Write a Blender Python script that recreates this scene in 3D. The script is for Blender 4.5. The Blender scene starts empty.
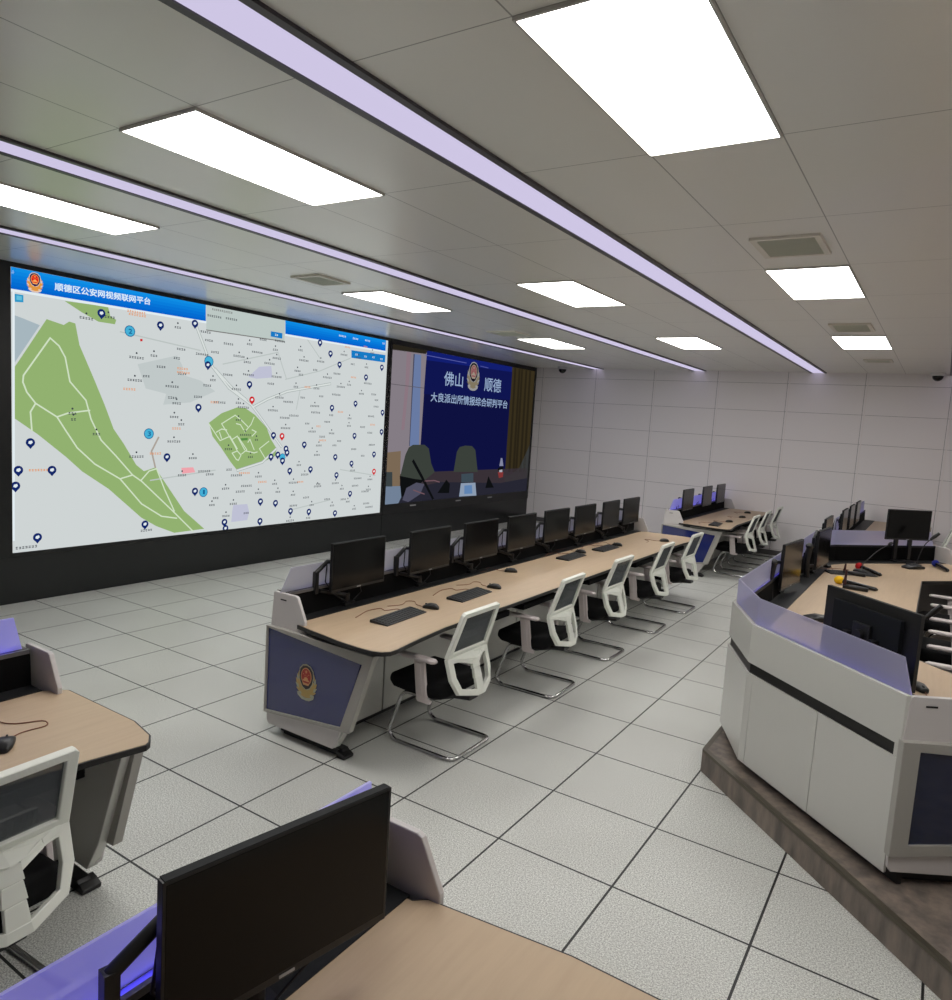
import bpy, bmesh, math, random
from mathutils import Vector, Matrix
PI = math.pi
SC = bpy.context.scene
COL = SC.collection
random.seed(7)

# ------------------------------------------------------------------ materials
def lin(c):
    c = c / 255.0
    return c / 12.92 if c <= 0.04045 else ((c + 0.055) / 1.055) ** 2.4
def rgb(c): return (lin(c[0]), lin(c[1]), lin(c[2]), 1.0)
MATS = {}
def mat(name, col, rough=0.5, metal=0.0, spec=0.5, emit=None, es=0.0, alpha=1.0, coat=0.0, trans=0.0):
    m = bpy.data.materials.new(name); m.use_nodes = True
    b = m.node_tree.nodes['Principled BSDF']
    b.inputs['Base Color'].default_value = rgb(col)
    b.inputs['Roughness'].default_value = rough
    b.inputs['Metallic'].default_value = metal
    b.inputs['Specular IOR Level'].default_value = spec
    b.inputs['Coat Weight'].default_value = coat
    b.inputs['Alpha'].default_value = alpha
    b.inputs['Transmission Weight'].default_value = trans
    if emit:
        b.inputs['Emission Color'].default_value = rgb(emit)
        b.inputs['Emission Strength'].default_value = es
    MATS[name] = m
    return m
def emi(name, col, s=1.0):
    m = bpy.data.materials.new(name); m.use_nodes = True
    nt = m.node_tree; nt.nodes.clear()
    e = nt.nodes.new('ShaderNodeEmission'); o = nt.nodes.new('ShaderNodeOutputMaterial')
    e.inputs[0].default_value = rgb(col); e.inputs[1].default_value = s
    nt.links.new(e.outputs[0], o.inputs[0])
    MATS[name] = m
    return m
class NT:
    """small helper around a node tree"""
    def __init__(s, m):
        s.t = m.node_tree; s.n = s.t.nodes; s.l = s.t.links; s.b = s.n['Principled BSDF']
        tc = s.n.new('ShaderNodeTexCoord'); s.obj = tc.outputs['Object']
        sx = s.n.new('ShaderNodeSeparateXYZ'); s.l.new(s.obj, sx.inputs[0]); s.xyz = sx.outputs
    def math(s, op, a, b=None, c=None):
        n = s.n.new('ShaderNodeMath'); n.operation = op
        for i, v in enumerate((a, b, c)):
            if v is None: continue
            if isinstance(v, (int, float)): n.inputs[i].default_value = v
            else: s.l.new(v, n.inputs[i])
        return n.outputs[0]
    def line(s, c, c0, p, w):
        a = s.math('ADD', s.math('DIVIDE', s.math('SUBTRACT', c, c0), p), 0.5)
        a = s.math('ABSOLUTE', s.math('SUBTRACT', s.math('FRACT', a), 0.5))
        return s.math('LESS_THAN', s.math('MULTIPLY', a, p), w / 2)
    def noise(s, scale, detail=2.0, rough=.5, vec=None):
        n = s.n.new('ShaderNodeTexNoise'); n.inputs['Scale'].default_value = scale
        n.inputs['Detail'].default_value = detail; n.inputs['Roughness'].default_value = rough
        s.l.new(vec or s.obj, n.inputs['Vector']); return n.outputs['Fac']
    def mix(s, f, a, b):
        n = s.n.new('ShaderNodeMix'); n.data_type = 'RGBA'
        if isinstance(f, (int, float)): n.inputs[0].default_value = f
        else: s.l.new(f, n.inputs[0])
        for i, v in ((6, a), (7, b)):
            if isinstance(v, tuple): n.inputs[i].default_value = v
            else: s.l.new(v, n.inputs[i])
        return n.outputs[2]
    def ramp(s, f, a, b, lo=0., hi=1.):
        n = s.n.new('ShaderNodeMapRange'); s.l.new(f, n.inputs[0])
        n.inputs[1].default_value = lo; n.inputs[2].default_value = hi
        n.inputs[3].default_value = a; n.inputs[4].default_value = b
        return n.outputs[0]
    def color(s, c): s.l.new(c, s.b.inputs['Base Color'])
    def bump(s, h, d=.002, st=.5):
        n = s.n.new('ShaderNodeBump'); n.inputs['Distance'].default_value = d; n.inputs['Strength'].default_value = st
        s.l.new(h, n.inputs['Height']); s.l.new(n.outputs[0], s.b.inputs['Normal'])

# floor: 0.6 m anti-static tiles with dark joints and fine speckle
m = mat('floor_tiles', (190, 189, 183), .42, spec=.4); k = NT(m)
jn = k.math('MAXIMUM', k.line(k.xyz[0], 0, .6, .0105), k.line(k.xyz[1], 0, .6, .0105))
sp = k.noise(150, 3, .8); big = k.noise(1.3, 2)
c = k.mix(k.ramp(sp, 0, 1, .40, .60), rgb((150, 151, 146)), rgb((230, 231, 225)))
c = k.mix(k.ramp(big, 0, .22, .35, .7), c, rgb((150, 148, 142)))
k.color(k.mix(jn, c, rgb((26, 26, 26))))
# ceiling: large enamelled panels, thin joints
m = mat('ceiling_panels', (226, 224, 216), .28, metal=.1, spec=.5); k = NT(m)
j = k.math('MAXIMUM', k.line(k.xyz[0], .617, 2.01, .006), k.line(k.xyz[0], 1.153, 2.01, .006))
j = k.math('MAXIMUM', j, k.line(k.xyz[1], .11, 1.173, .005))
k.color(k.mix(j, rgb((234, 233, 227)), rgb((158, 157, 152))))
# rear wall: metal panels
m = mat('wall_panels', (186, 179, 180), .38, spec=.4); k = NT(m)
jv = k.line(k.xyz[0], -.2, 1.204, .008); jh = k.line(k.xyz[2], 3.03, .487, .006)
jl = k.line(k.xyz[0], -.165, 1.204, .02)
c = k.mix(k.math('MAXIMUM', jv, jh), rgb((243, 238, 239)), rgb((172, 167, 170)))
k.color(k.mix(jl, c, rgb((240, 234, 234))))
mat('wall_plain', (226, 222, 216), .55)
mat('screen_black', (14, 17, 18), .22, spec=.5)
mat('screen_bezel', (10, 11, 12), .35)
mat('panel_white', (200, 199, 193), .20, spec=.5)
mat('panel_lilac', (200, 195, 193), .35)
mat('frame_grey', (160, 157, 150), .4)
mat('board_blue', (34, 44, 104), .04, spec=1.0)
mat('board_dark', (24, 36, 62), .06, spec=.9)
mat('black_plastic', (16, 16, 17), .42)
mat('black_gloss', (9, 9, 10), .12)
mat('edge_black', (22, 20, 20), .4)
mat('ledge_grey', (92, 90, 90), .4)
mat('tray_black', (8, 8, 9), .85, spec=.12)
m = mat('desk_wood', (200, 174, 144), .42, spec=.4); k = NT(m)
sc = k.n.new('ShaderNodeMapping'); sc.inputs['Scale'].default_value = (14, 1.2, 1); k.l.new(k.obj, sc.inputs[0])
k.color(k.mix(k.ramp(k.noise(3.0, 4, .6, sc.outputs[0]), 0, 1, .3, .75), rgb((190, 167, 139)), rgb((182, 159, 132))))
m = mat('shelf_black', (24, 25, 26), .55, spec=.3); k = NT(m)
k.color(k.mix(k.ramp(k.noise(60, 3), 0, 1, .3, .7), rgb((18, 19, 20)), rgb((30, 31, 32))))
m = mat('platform_wood', (120, 108, 98), .45); k = NT(m)
sc = k.n.new('ShaderNodeMapping'); sc.inputs['Scale'].default_value = (5, 5, 1.2); k.l.new(k.obj, sc.inputs[0])
k.color(k.mix(k.ramp(k.noise(2.5, 5, .6, sc.outputs[0]), 0, 1, .35, .65), rgb((134, 121, 110)), rgb((92, 84, 78))))
mat('platform_trim', (96, 90, 78), .3, metal=.6)
mat('chair_white', (226, 228, 218), .38)
mat('arm_white', (204, 194, 192), .4)
mat('fabric_black', (13, 13, 14), .9, spec=.2)
m = mat('mesh_grey', (84, 88, 92), .8, spec=.2, alpha=.72); k = NT(m)
mat('chrome', (205, 205, 205), .12, metal=1.0)
mat('key_grey', (46, 48, 50), .5)
mat('cable_rust', (128, 78, 56), .6)
mat('cable_black', (18, 18, 18), .5)
mat('monitor_dark', (20, 20, 21), .35)
mat('monitor_screen', (5, 5, 6), .16, spec=.24)
mat('monitor_back', (20, 22, 24), .6, spec=.2)
mat('logo_grey', (170, 170, 170), .4)
mat('strip_housing', (74, 70, 74), .4, metal=.4)
mat('vent_grey', (206, 208, 194), .5)
mat('vent_frame', (224, 220, 210), .5)
mat('light_frame', (205, 203, 198), .4)
mat('dome_white', (214, 212, 212), .35)
mat('dome_glass', (12, 12, 14), .08)
mat('foam_red', (176, 22, 28), .9); mat('foam_yellow', (232, 184, 20), .9); mat('foam_blue', (22, 34, 128), .9)
mat('badge_gold', (186, 156, 92), .45); mat('badge_silver', (172, 172, 150), .45)
mat('badge_navy', (38, 26, 30), .5); mat('badge_red', (168, 48, 40), .45); mat('badge_yellow', (214, 160, 110), .5)
emi('lamp_panel', (254, 252, 248), 13.4)
emi('lamp_strip', (206, 198, 228), 1.0)
emi('led_violet', (84, 78, 255), 14.0)
emi('led_soft', (120, 112, 240), 1.5)
emi('led_mid', (92, 84, 255), 1.5)
# frosted glass: part clear, part milky
def frosted(name, milky, em=0.):
    m = bpy.data.materials.new(name); m.use_nodes = True; nt = m.node_tree; nt.nodes.clear()
    N = nt.nodes.new; o = N('ShaderNodeOutputMaterial'); mx = N('ShaderNodeMixShader'); mx2 = N('ShaderNodeMixShader')
    tr = N('ShaderNodeBsdfRefraction'); tr.inputs['IOR'].default_value = 1.02; tr.inputs['Roughness'].default_value = .3
    tr.inputs['Color'].default_value = (.90, .90, .96, 1)
    di = N('ShaderNodeBsdfDiffuse'); di.inputs[0].default_value = rgb((226, 225, 234))
    tl = N('ShaderNodeBsdfTranslucent'); tl.inputs[0].default_value = rgb((226, 225, 236))
    mx2.inputs[0].default_value = .5; mx.inputs[0].default_value = milky
    nt.links.new(di.outputs[0], mx2.inputs[1]); nt.links.new(tl.outputs[0], mx2.inputs[2])
    nt.links.new(tr.outputs[0], mx.inputs[1]); nt.links.new(mx2.outputs[0], mx.inputs[2]); last = mx.outputs[0]
    if em:   # LED glow of edge-lit acrylic, put into the whole plate as even emission
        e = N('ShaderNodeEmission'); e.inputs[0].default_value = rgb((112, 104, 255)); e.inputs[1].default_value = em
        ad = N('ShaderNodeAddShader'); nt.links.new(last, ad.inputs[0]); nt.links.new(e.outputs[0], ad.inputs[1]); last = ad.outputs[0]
    nt.links.new(last, o.inputs[0]); MATS[name] = m
frosted('frosted_glass', .62); frosted('frosted_glass_glow', .5, .16); frosted('frosted_glass_clear', .46, .022)
# what the two big displays show
for n, c, s in (('map', (206, 212, 212), 1), ('green', (146, 177, 112), 1), ('dgreen', (84, 140, 70), 1), ('water', (166, 182, 190), 1),
             ('district', (192, 200, 200), 1), ('purple', (190, 192, 212), 1), ('pink', (238, 164, 172), 1), ('road', (208, 224, 196), 1),
             ('tan', (170, 160, 150), 1), ('street', (216, 222, 220), 1), ('streetb', (160, 170, 168), 1), ('street2', (186, 194, 192), 1), ('dialog', (188, 200, 196), 1),
             ('grey', (120, 120, 118), 1), ('btn', (22, 122, 196), 1), ('icon', (40, 150, 200), 1), ('icon2', (100, 190, 220), 1),
             ('white', (226, 236, 240), 1), ('dark', (62, 68, 76), 1), ('orange', (226, 150, 96), 1), ('pin', (16, 38, 104), 1),
             ('pinred', (206, 34, 40), 1), ('cyan', (70, 176, 214), 1), ('cyand', (24, 100, 150), 1), ('titletext', (222, 238, 250), 1),
             ('hdr0', (16, 142, 228), 1), ('hdr1', (12, 134, 225), 1), ('hdr2', (8, 125, 220), 1), ('hdr3', (6, 116, 215), 1), ('hdr4', (4, 108, 210), 1), ('hdr5', (2, 100, 205), 1),
             ('v_band', (40, 36, 28), 1), ('v_wall', (132, 124, 132), 1), ('v_pink', (138, 118, 128), 1), ('v_sky', (104, 122, 162), 1), ('v_line', (70, 72, 92), 1),
             ('v_seam', (90, 86, 92), 1), ('v_board2', (18, 30, 112), 1), ('v_board', (14, 17, 64), 1), ('v_boardm', (15, 21, 80), 1), ('v_curt', (54, 46, 28), 1), ('v_curt2', (40, 34, 22), 1),
             ('v_desk', (56, 48, 54), 1), ('v_desk2', (38, 38, 50), 1), ('v_gchair', (56, 58, 58), 1), ('v_tan', (122, 104, 84), 1), ('v_grey', (58, 66, 68), 1),
             ('v_floor', (112, 128, 150), 1), ('v_chair', (58, 64, 58), 1), ('v_black', (14, 16, 18), 1), ('v_cloth', (78, 78, 96), 1), ('v_pinkl', (112, 84, 92), 1),
             ('v_lap', (60, 74, 84), 1), ('v_tab', (140, 156, 178), 1), ('v_tab2', (96, 132, 178), 1), ('v_bot', (130, 134, 160), 1), ('v_white', (170, 170, 180), 1),
             ('v_red', (130, 52, 52), 1), ('v_glint', (90, 96, 170), 1), ('v_text', (150, 172, 204), 1),
             ('e_gold', (224, 150, 66), 1), ('e_silver', (226, 200, 180), 1), ('e_navy', (40, 30, 80), 1), ('e_red', (220, 30, 26), 1), ('e_yellow', (250, 170, 90), 1),
             ('w_gold', (128, 118, 96), 1), ('w_silver', (150, 150, 150), 1), ('w_navy', (24, 22, 30), 1), ('w_red', (138, 84, 88), 1), ('w_yellow', (156, 140, 126), 1)):
    emi('d_' + n, c, s)

# ------------------------------------------------------------------ mesh builder
def unit(v): return v / max(v.length, 1e-9)
def fillet(pts, r, n=5):
    """round the corners of a 3-D polyline"""
    P = [Vector(p) for p in pts]; out = [P[0]]
    for i in range(1, len(P) - 1):
        a, b, c = P[i - 1], P[i], P[i + 1]
        d = min(r, (a - b).length * .49, (c - b).length * .49)
        p0 = b + unit(a - b) * d; p1 = b + unit(c - b) * d
        for t in range(n + 1):
            u = t / n; out.append(p0 * (1 - u) ** 2 + b * 2 * u * (1 - u) + p1 * u * u)
    out.append(P[-1]); return out
class MB:
    def __init__(s): s.v = []; s.f = []; s.mi = []; s.ms = []; s.sm = []
    def _m(s, name):
        if name not in s.ms: s.ms.append(name)
        return s.ms.index(name)
    def add(s, vs, fs, m, smooth=False):
        o = len(s.v); s.v += [tuple(v) for v in vs]; k = s._m(m)
        for f in fs: s.f.append(tuple(i + o for i in f)); s.mi.append(k); s.sm.append(smooth)
    def box(s, x0, x1, y0, y1, z0, z1, m, M=None):
        vs = [(x, y, z) for z in (z0, z1) for x, y in ((x0, y0), (x1, y0), (x1, y1), (x0, y1))]
        if M is not None: vs = [tuple(M @ Vector(v)) for v in vs]
        s.add(vs, [(3, 2, 1, 0), (4, 5, 6, 7), (0, 1, 5, 4), (1, 2, 6, 5), (2, 3, 7, 6), (3, 0, 4, 7)], m)
    def prism(s, poly, ax, a, b, m, fn=None):
        """poly extruded from a to b: ax 'y': (x,z), 'z': (x,y), 'x': (y,z)"""
        def mk(p, t): return {'y': (p[0], t, p[1]), 'z': (p[0], p[1], t), 'x': (t, p[0], p[1])}[ax]
        n = len(poly); vs = [mk(p, a) for p in poly] + [mk(p, b) for p in poly]
        if fn: vs = [fn(v) for v in vs]
        fs = [tuple(range(n))[::-1], tuple(range(n, 2 * n))] + [(i, (i + 1) % n, (i + 1) % n + n, i + n) for i in range(n)]
        s.add(vs, fs, m)
    def ring(s, outer, inner, fn, t0, t1, m):
        """plate with a hole; fn(p, t) places a 2-D point"""
        n = len(outer)
        vs = [fn(p, t) for t in (t0, t1) for pl in (outer, inner) for p in pl]
        fs = []
        for i in range(n):
            j = (i + 1) % n
            fs += [(i, j, n + j, n + i), (2 * n + i, 3 * n + i, 3 * n + j, 2 * n + j), (i, 2 * n + i, 2 * n + j, j), (n + i, n + j, 3 * n + j, 3 * n + i)]
        s.add(vs, fs, m)
    def tube(s, pts, r, m, n=8, cap=True):
        P = [Vector(p) for p in pts]; R = r if isinstance(r, (list, tuple)) else [r] * len(P)
        vs = []; t = unit(P[1] - P[0]); up = Vector((0, 0, 1)) if abs(t.z) < .9 else Vector((1, 0, 0))
        u = unit(up - t * up.dot(t))
        for i, p in enumerate(P):
            t = unit((P[min(i + 1, len(P) - 1)] - P[max(i - 1, 0)])); u = unit(u - t * u.dot(t)); w = t.cross(u)
            for k in range(n):
                a = 2 * PI * k / n; vs.append(p + (u * math.cos(a) + w * math.sin(a)) * R[i])
        fs = [(i * n + k, i * n + (k + 1) % n, (i + 1) * n + (k + 1) % n, (i + 1) * n + k) for i in range(len(P) - 1) for k in range(n)]
        s.add(vs, fs, m, True)
        if cap: s.add(vs[:n], [tuple(range(n))[::-1]], m); s.add(vs[-n:], [tuple(range(n))], m)
    def ell(s, c, r, m, n=14, h=8, M=None, zmin=-1):
        vs = []; fs = []
        for i in range(h + 1):
            a = -PI / 2 + PI * i / h; z = max(math.sin(a), zmin)
            for k in range(n):
                b = 2 * PI * k / n; v = Vector((c[0] + r[0] * math.cos(a) * math.cos(b), c[1] + r[1] * math.cos(a) * math.sin(b), c[2] + r[2] * z))
                vs.append(M @ v if M is not None else v)
        for i in range(h):
            for k in range(n): fs.append((i * n + k, i * n + (k + 1) % n, (i + 1) * n + (k + 1) % n, (i + 1) * n + k))
        s.add(vs, fs, m, True)
    def loft(s, secs, m, n=5, smooth=True):
        """rounded-rectangle sections across x: (x, yhalf, z0, z1, radius[, ycentre])"""
        rings = []
        for q in secs:
            x, hy, z0, z1, r = q[:5]; yc = q[5] if len(q) > 5 else 0
            r = min(r, hy * .98, (z1 - z0) * .49); ring = []
            for cx, cz, a0 in ((hy - r, z1 - r, 0), (-hy + r, z1 - r, PI / 2), (-hy + r, z0 + r, PI), (hy - r, z0 + r, 1.5 * PI)):
                for t in range(n):
                    a = a0 + PI / 2 * t / (n - 1); ring.append((x, yc + cx + r * math.cos(a), cz + r * math.sin(a)))
            rings.append(ring)
        N = len(rings[0]); vs = [p for rg in rings for p in rg]
        fs = [(i * N + k, i * N + (k + 1) % N, (i + 1) * N + (k + 1) % N, (i + 1) * N + k) for i in range(len(rings) - 1) for k in range(N)]
        fs += [tuple(range(N))[::-1], tuple(range((len(rings) - 1) * N, len(rings) * N))]
        s.add(vs, fs, m, smooth)
    def sweep(s, prof, path, m, e0=None, e1=None):
        """(d,z) profile swept along a plan path; d grows to the right of travel"""
        P = [Vector(p) for p in path]; nr = []
        for a, b in zip(P, P[1:]): d = unit(b - a); nr.append(Vector((d.y, -d.x)))
        mt = [nr[0]] + [(a + b) / (1 + a.dot(b)) for a, b in zip(nr, nr[1:])] + [nr[-1]]
        if e0: e = Vector(e0); mt[0] = e / e.dot(nr[0])
        if e1: e = Vector(e1); mt[-1] = e / e.dot(nr[-1])
        n = len(prof); vs = [(p.x + q.x * d, p.y + q.y * d, z) for p, q in zip(P, mt) for d, z in prof]
        fs = [(i * n + k, i * n + (k + 1) % n, (i + 1) * n + (k + 1) % n, (i + 1) * n + k) for i in range(len(P) - 1) for k in range(n)]
        fs += [tuple(range(n))[::-1], tuple(range((len(P) - 1) * n, len(P) * n))]
        s.add(vs, fs, m)
    def build(s, name, parent=None, bevel=0, flat=False, wn=True):
        me = bpy.data.meshes.new(name)
        off = Vector((0, 0, 0))
        if parent is not None and parent.get('_w'): off = Vector(parent['_w'])
        me.from_pydata([tuple(Vector(v) - off) for v in s.v], [], s.f)
        for n in s.ms: me.materials.append(MATS[n])
        for p, k, sm in zip(me.polygons, s.mi, s.sm): p.material_index = k; p.use_smooth = sm
        if not flat:
            bm = bmesh.new(); bm.from_mesh(me); bmesh.ops.recalc_face_normals(bm, faces=bm.faces); bm.to_mesh(me); bm.free()
        me.update()
        o = bpy.data.objects.new(name, me); COL.objects.link(o)
        if parent is not None: o.parent = parent; o['_w'] = list(off)
        if bevel:
            b = o.modifiers.new('bevel', 'BEVEL'); b.width = bevel; b.segments = 2; b.limit_method = 'ANGLE'; b.angle_limit = .7
        return o
def tag(o, label=None, cat=None, group=None, kind=None):
    if label: o['label'] = label
    if cat: o['category'] = cat
    if group: o['group'] = group
    if kind: o['kind'] = kind
    return o
def thing(name, loc, label, cat, group=None, world=False, rz=0):
    """Empty at the base of a thing; world=True: its parts are written in room coordinates"""
    o = bpy.data.objects.new(name, None); COL.objects.link(o); o.location = loc; o.rotation_euler = (0, 0, rz)
    o.empty_display_size = .1
    o['_w'] = list(loc) if world else [0, 0, 0]
    return tag(o, label, cat, group)
def dup(root, loc, rz, label):
    def cp(o, par):
        c = o.copy(); COL.objects.link(c)
        if par is not None: c.parent = par
        for ch in list(o.children): cp(ch, c)
        return c
    r = cp(root, None); r.location = loc; r.rotation_euler = (0, 0, rz); r['label'] = label
    return r

# ------------------------------------------------------------------ room
H = 3.23; XL, XR, YF, YB = -1.60, 9.2, -5.6, 10.65
b = MB(); b.box(XL - .2, XR + .2, YF - .2, YB + .2, -.1, 0, 'floor_tiles'); tag(b.build('floor'), kind='structure')
b = MB(); b.box(XL - .2, XR + .2, YF - .2, YB + .2, H, H + .1, 'ceiling_panels'); tag(b.build('ceiling'), kind='structure')
b = MB(); b.box(XL - .15, XR + .15, YB, YB + .15, 0, H, 'wall_panels'); tag(b.build('wall_back'), kind='structure')
b = MB(); b.box(XL - .15, XL, YF, YB, 0, H, 'screen_black'); tag(b.build('wall_left'), kind='structure')
b = MB(); b.box(XR, XR + .15, YF, YB, 0, H, 'wall_plain'); tag(b.build('wall_right'), kind='structure')
b = MB(); b.box(XL - .15, XR + .15, YF - .15, YF, 0, H, 'wall_plain'); tag(b.build('wall_front'), kind='structure')
b = MB(); b.box(XL + .01, XR - .01, YB - .012, YB, 0, .09, 'ledge_grey'); tag(b.build('baseboard_back'), kind='structure')

# ------------------------------------------------------------------ ceiling fittings
colname = ['nearest the screen wall', 'in the middle column', 'in the right-hand column', 'in the far right column']
rowname = ['behind the viewer', 'nearest the viewer', 'second from the viewer', 'closest to the back wall']
proto = None
def make_light():
    t = thing('ceiling_light', (0, 0, H), '', 'ceiling light', 'square-ended ceiling light panels')
    b = MB(); o = [(-.268, -.587), (.268, -.587), (.268, .587), (-.268, .587)]; i = [(x * .968, y * .985) for x, y in o]
    b.ring(o, i, lambda p, z: (p[0], p[1], z), -.012, 0, 'light_frame'); b.build('frame', t)
    b = MB(); b.box(-.258, .258, -.577, .577, -.009, -.004, 'lamp_panel'); b.build('diffuser', t)
    return t
for ci in range(4):
    for ri in range(1, 4):
        loc = (.885 + 2.01 * ci, -3.995 + 3.52 * ri, H)
        lb = 'bright white rectangular ceiling light %s, %s' % (colname[ci], rowname[ri])
        if proto is None: proto = make_light(); proto.location = loc; proto['label'] = lb
        else: dup(proto, loc, 0, lb)
proto = None
for i, lb in enumerate(['lilac light strip recessed in the ceiling closest to the screen wall', 'lilac light strip running between the left and middle ceiling lights',
                        'widest-looking lilac light strip running to the middle of the back wall', 'lilac ceiling light strip beyond the right-hand ceiling lights']):
    x = (-.17, 1.86, 3.885, 5.90)[i]
    if proto is None:
        t = thing('light_strip', (0, 0, H), lb, 'light strip', 'lilac ceiling light strips')
        b = MB()
        for s in (-1, 1): b.box(min(s * .092, s * .128), max(s * .092, s * .128), YF, YB - .005, -.014, 0, 'strip_housing')
        b.build('trim', t)
        b = MB(); b.box(-.092, .092, YF, YB - .005, -.008, -.002, 'lamp_strip'); b.build('diffuser', t)
        proto = t; t.location = (x, 0, H)
    else: dup(proto, (x, 0, H), 0, lb)
def vent(x0, x1, y0, y1, lb):
    t = thing('ceiling_vent', ((x0 + x1) / 2, (y0 + y1) / 2, H), lb, 'air vent', 'grey ceiling vents', world=True)
    b = MB(); f = .035
    b.ring([(x0, y0), (x1, y0), (x1, y1), (x0, y1)], [(x0 + f, y0 + f), (x1 - f, y0 + f), (x1 - f, y1 - f), (x0 + f, y1 - f)], lambda p, z: (p[0], p[1], z), H - .016, H, 'vent_frame'); b.build('frame', t)
    b = MB(); b.box(x0 + f, x1 - f, y0 + f, y1 - f, H - .004, H - .001, 'vent_grey')
    n = 22
    for i in range(n):
        y = y0 + f + (y1 - y0 - 2 * f) * (i + .5) / n
        b.box(x0 + f, x1 - f, y - .004, y + .002, H - .013, H - .004, 'vent_grey')
    b.build('grille', t)
vent(4.72, 5.11, 1.60, 2.08, 'grey ceiling vent just before the right-hand ceiling light')
vent(4.72, 5.10, 5.06, 5.60, 'small grey ceiling vent before the farthest right-hand light')
vent(.745, 1.10, 1.67, 2.07, 'grey ceiling vent above the blue map header')
vent(.58, 1.02, 5.24, 5.66, 'faint ceiling vent before the light over the meeting video')
vent(4.75, 5.1, 8.4, 8.75, 'flush ceiling vent close to the back wall on the right')
def dome(x, y, lb):
    t = thing('dome_camera', (x, y, H), lb, 'security camera', world=True)
    b = MB(); b.tube([(x, y, H), (x, y, H - .05)], [.10, .095], 'dome_white', 20); b.build('housing', t)
    b = MB(); b.ell((x, y, H - .055), (.078, .078, .075), 'dome_glass'); b.build('lens_dome', t)
dome(-.80, 10.33, 'small dome security camera on the ceiling beside the video screen corner')
dome(5.62, 10.35, 'small dome security camera on the ceiling at the right end of the back wall')

# ------------------------------------------------------------------ text and badge
def text_mesh(body):
    cu = bpy.data.curves.new('t', 'FONT'); cu.body = body; cu.size = 1; cu.resolution_u = 2
    o = bpy.data.objects.new('t', cu); COL.objects.link(o)
    bpy.context.view_layer.update()
    dg = bpy.context.evaluated_depsgraph_get()
    me = bpy.data.meshes.new_from_object(o.evaluated_get(dg))
    vs = [(v.co.x, v.co.y) for v in me.vertices]; fs = [tuple(p.vertices) for p in me.polygons]
    bpy.data.objects.remove(o); bpy.data.curves.remove(cu); bpy.data.meshes.remove(me)
    return vs, fs
def put_text(b, body, p0, p1, h, m, fn, bold=.0):
    vs, fs = text_mesh(body)
    if not vs: return
    x0 = min(v[0] for v in vs); x1 = max(v[0] for v in vs); y0 = min(v[1] for v in vs); y1 = max(v[1] for v in vs)
    w = p1[0] - p0[0]
    out = [((v[0] - x0) / (x1 - x0), (v[1] - y0) / (y1 - y0)) for v in vs]
    for k, (dx, dy) in enumerate([(0, 0)] + ([(bold, 0), (0, bold), (bold, bold)] if bold else [])):
        b.add([fn((p0[0] + u * w + dx, p0[1] + u * (p1[1] - p0[1]) + v * h + dy), .0002 * k) for u, v in out], fs, m)
def badge(b, cx, cz, h, fn, pre, n=28):
    """police badge: wheat wreath, dark shield ring, red disc with a gate and stars, ribbon. fn((u,v),layer)"""
    s = h / 2
    def pl(pts, l, m): b.add([fn((cx + u * s, cz + v * s), l) for u, v in pts], [tuple(range(len(pts)))], m)
    def el(u, v, ru, rv, a0=0, a1=2 * PI, k=n): return [(u + ru * math.cos(a0 + (a1 - a0) * i / k), v + rv * math.sin(a0 + (a1 - a0) * i / k)) for i in range(k + (0 if a1 - a0 > 6.2 else 1))]
    # wreath leaves
    pl(el(0, -.08, .70, .78, PI * .93, PI * 2.07), 1, pre + 'gold')
    for sd in (-1, 1):
        for i in range(7):
            a = -PI / 2 + sd * (.35 + i * .30); u, v = .70 * math.cos(a), -.08 + .76 * math.sin(a)
            du, dv = -math.sin(a) * sd, math.cos(a) * sd
            nu, nv = math.cos(a), math.sin(a)
            pl([(u - du * .16 - nu * .08, v - dv * .16 - nv * .08), (u - du * .05 + nu * .05, v - dv * .05 + nv * .05), (u + du * .2 + nu * .10, v + dv * .2 + nv * .10), (u + du * .06 - nu * .10, v + dv * .06 - nv * .10)], 2, pre + ('silver' if i % 2 else 'gold'))
    # shield
    pl([(0, 1.0), (.30, .93), (.52, .70), (.58, .35), (.50, -.02), (.30, -.32), (0, -.46), (-.30, -.32), (-.50, -.02), (-.58, .35), (-.52, .70), (-.30, .93)], 3, pre + 'silver')
    pl([(0, .93), (.27, .87), (.47, .66), (.52, .35), (.45, 0), (.27, -.27), (0, -.40), (-.27, -.27), (-.45, 0), (-.52, .35), (-.47, .66), (-.27, .87)], 4, pre + 'navy')
    pl(el(0, .32, .40, .48), 5, pre + 'yellow')
    pl(el(0, .32, .35, .43), 6, pre + 'red')
    def star(u, v, r): pl([(u + (r if i % 2 == 0 else r * .4) * math.sin(i * PI / 5), v + (r if i % 2 == 0 else r * .4) * math.cos(i * PI / 5)) for i in range(10)], 7, pre + 'yellow')
    star(0, .58, .12)
    for i in range(4):
        a = -PI * (.18 + .213 * i); star(.24 * math.cos(a), .52 + .16 * math.sin(a), .045)
    pl([(-.24, .06), (.24, .06), (.24, .14), (.14, .16), (.14, .22), (.17, .22), (0, .30), (-.17, .22), (-.14, .22), (-.14, .16), (-.24, .14)], 7, pre + 'yellow')
    pl([(-.20, -.16), (.20, -.16), (.26, -.04), (-.26, -.04)], 7, pre + 'yellow')
    # fan and ribbon
    pl([(0, -.38), (.26, -.52), (.34, -.74), (0, -.86), (-.34, -.74), (-.26, -.52)], 5, pre + 'gold')
    pl([(-.66, -.62), (-.30, -.80), (0, -.86), (.30, -.80), (.66, -.62), (.60, -.82), (.28, -.98), (0, -1.0), (-.28, -.98), (-.60, -.82)], 6, pre + 'silver')

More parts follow.
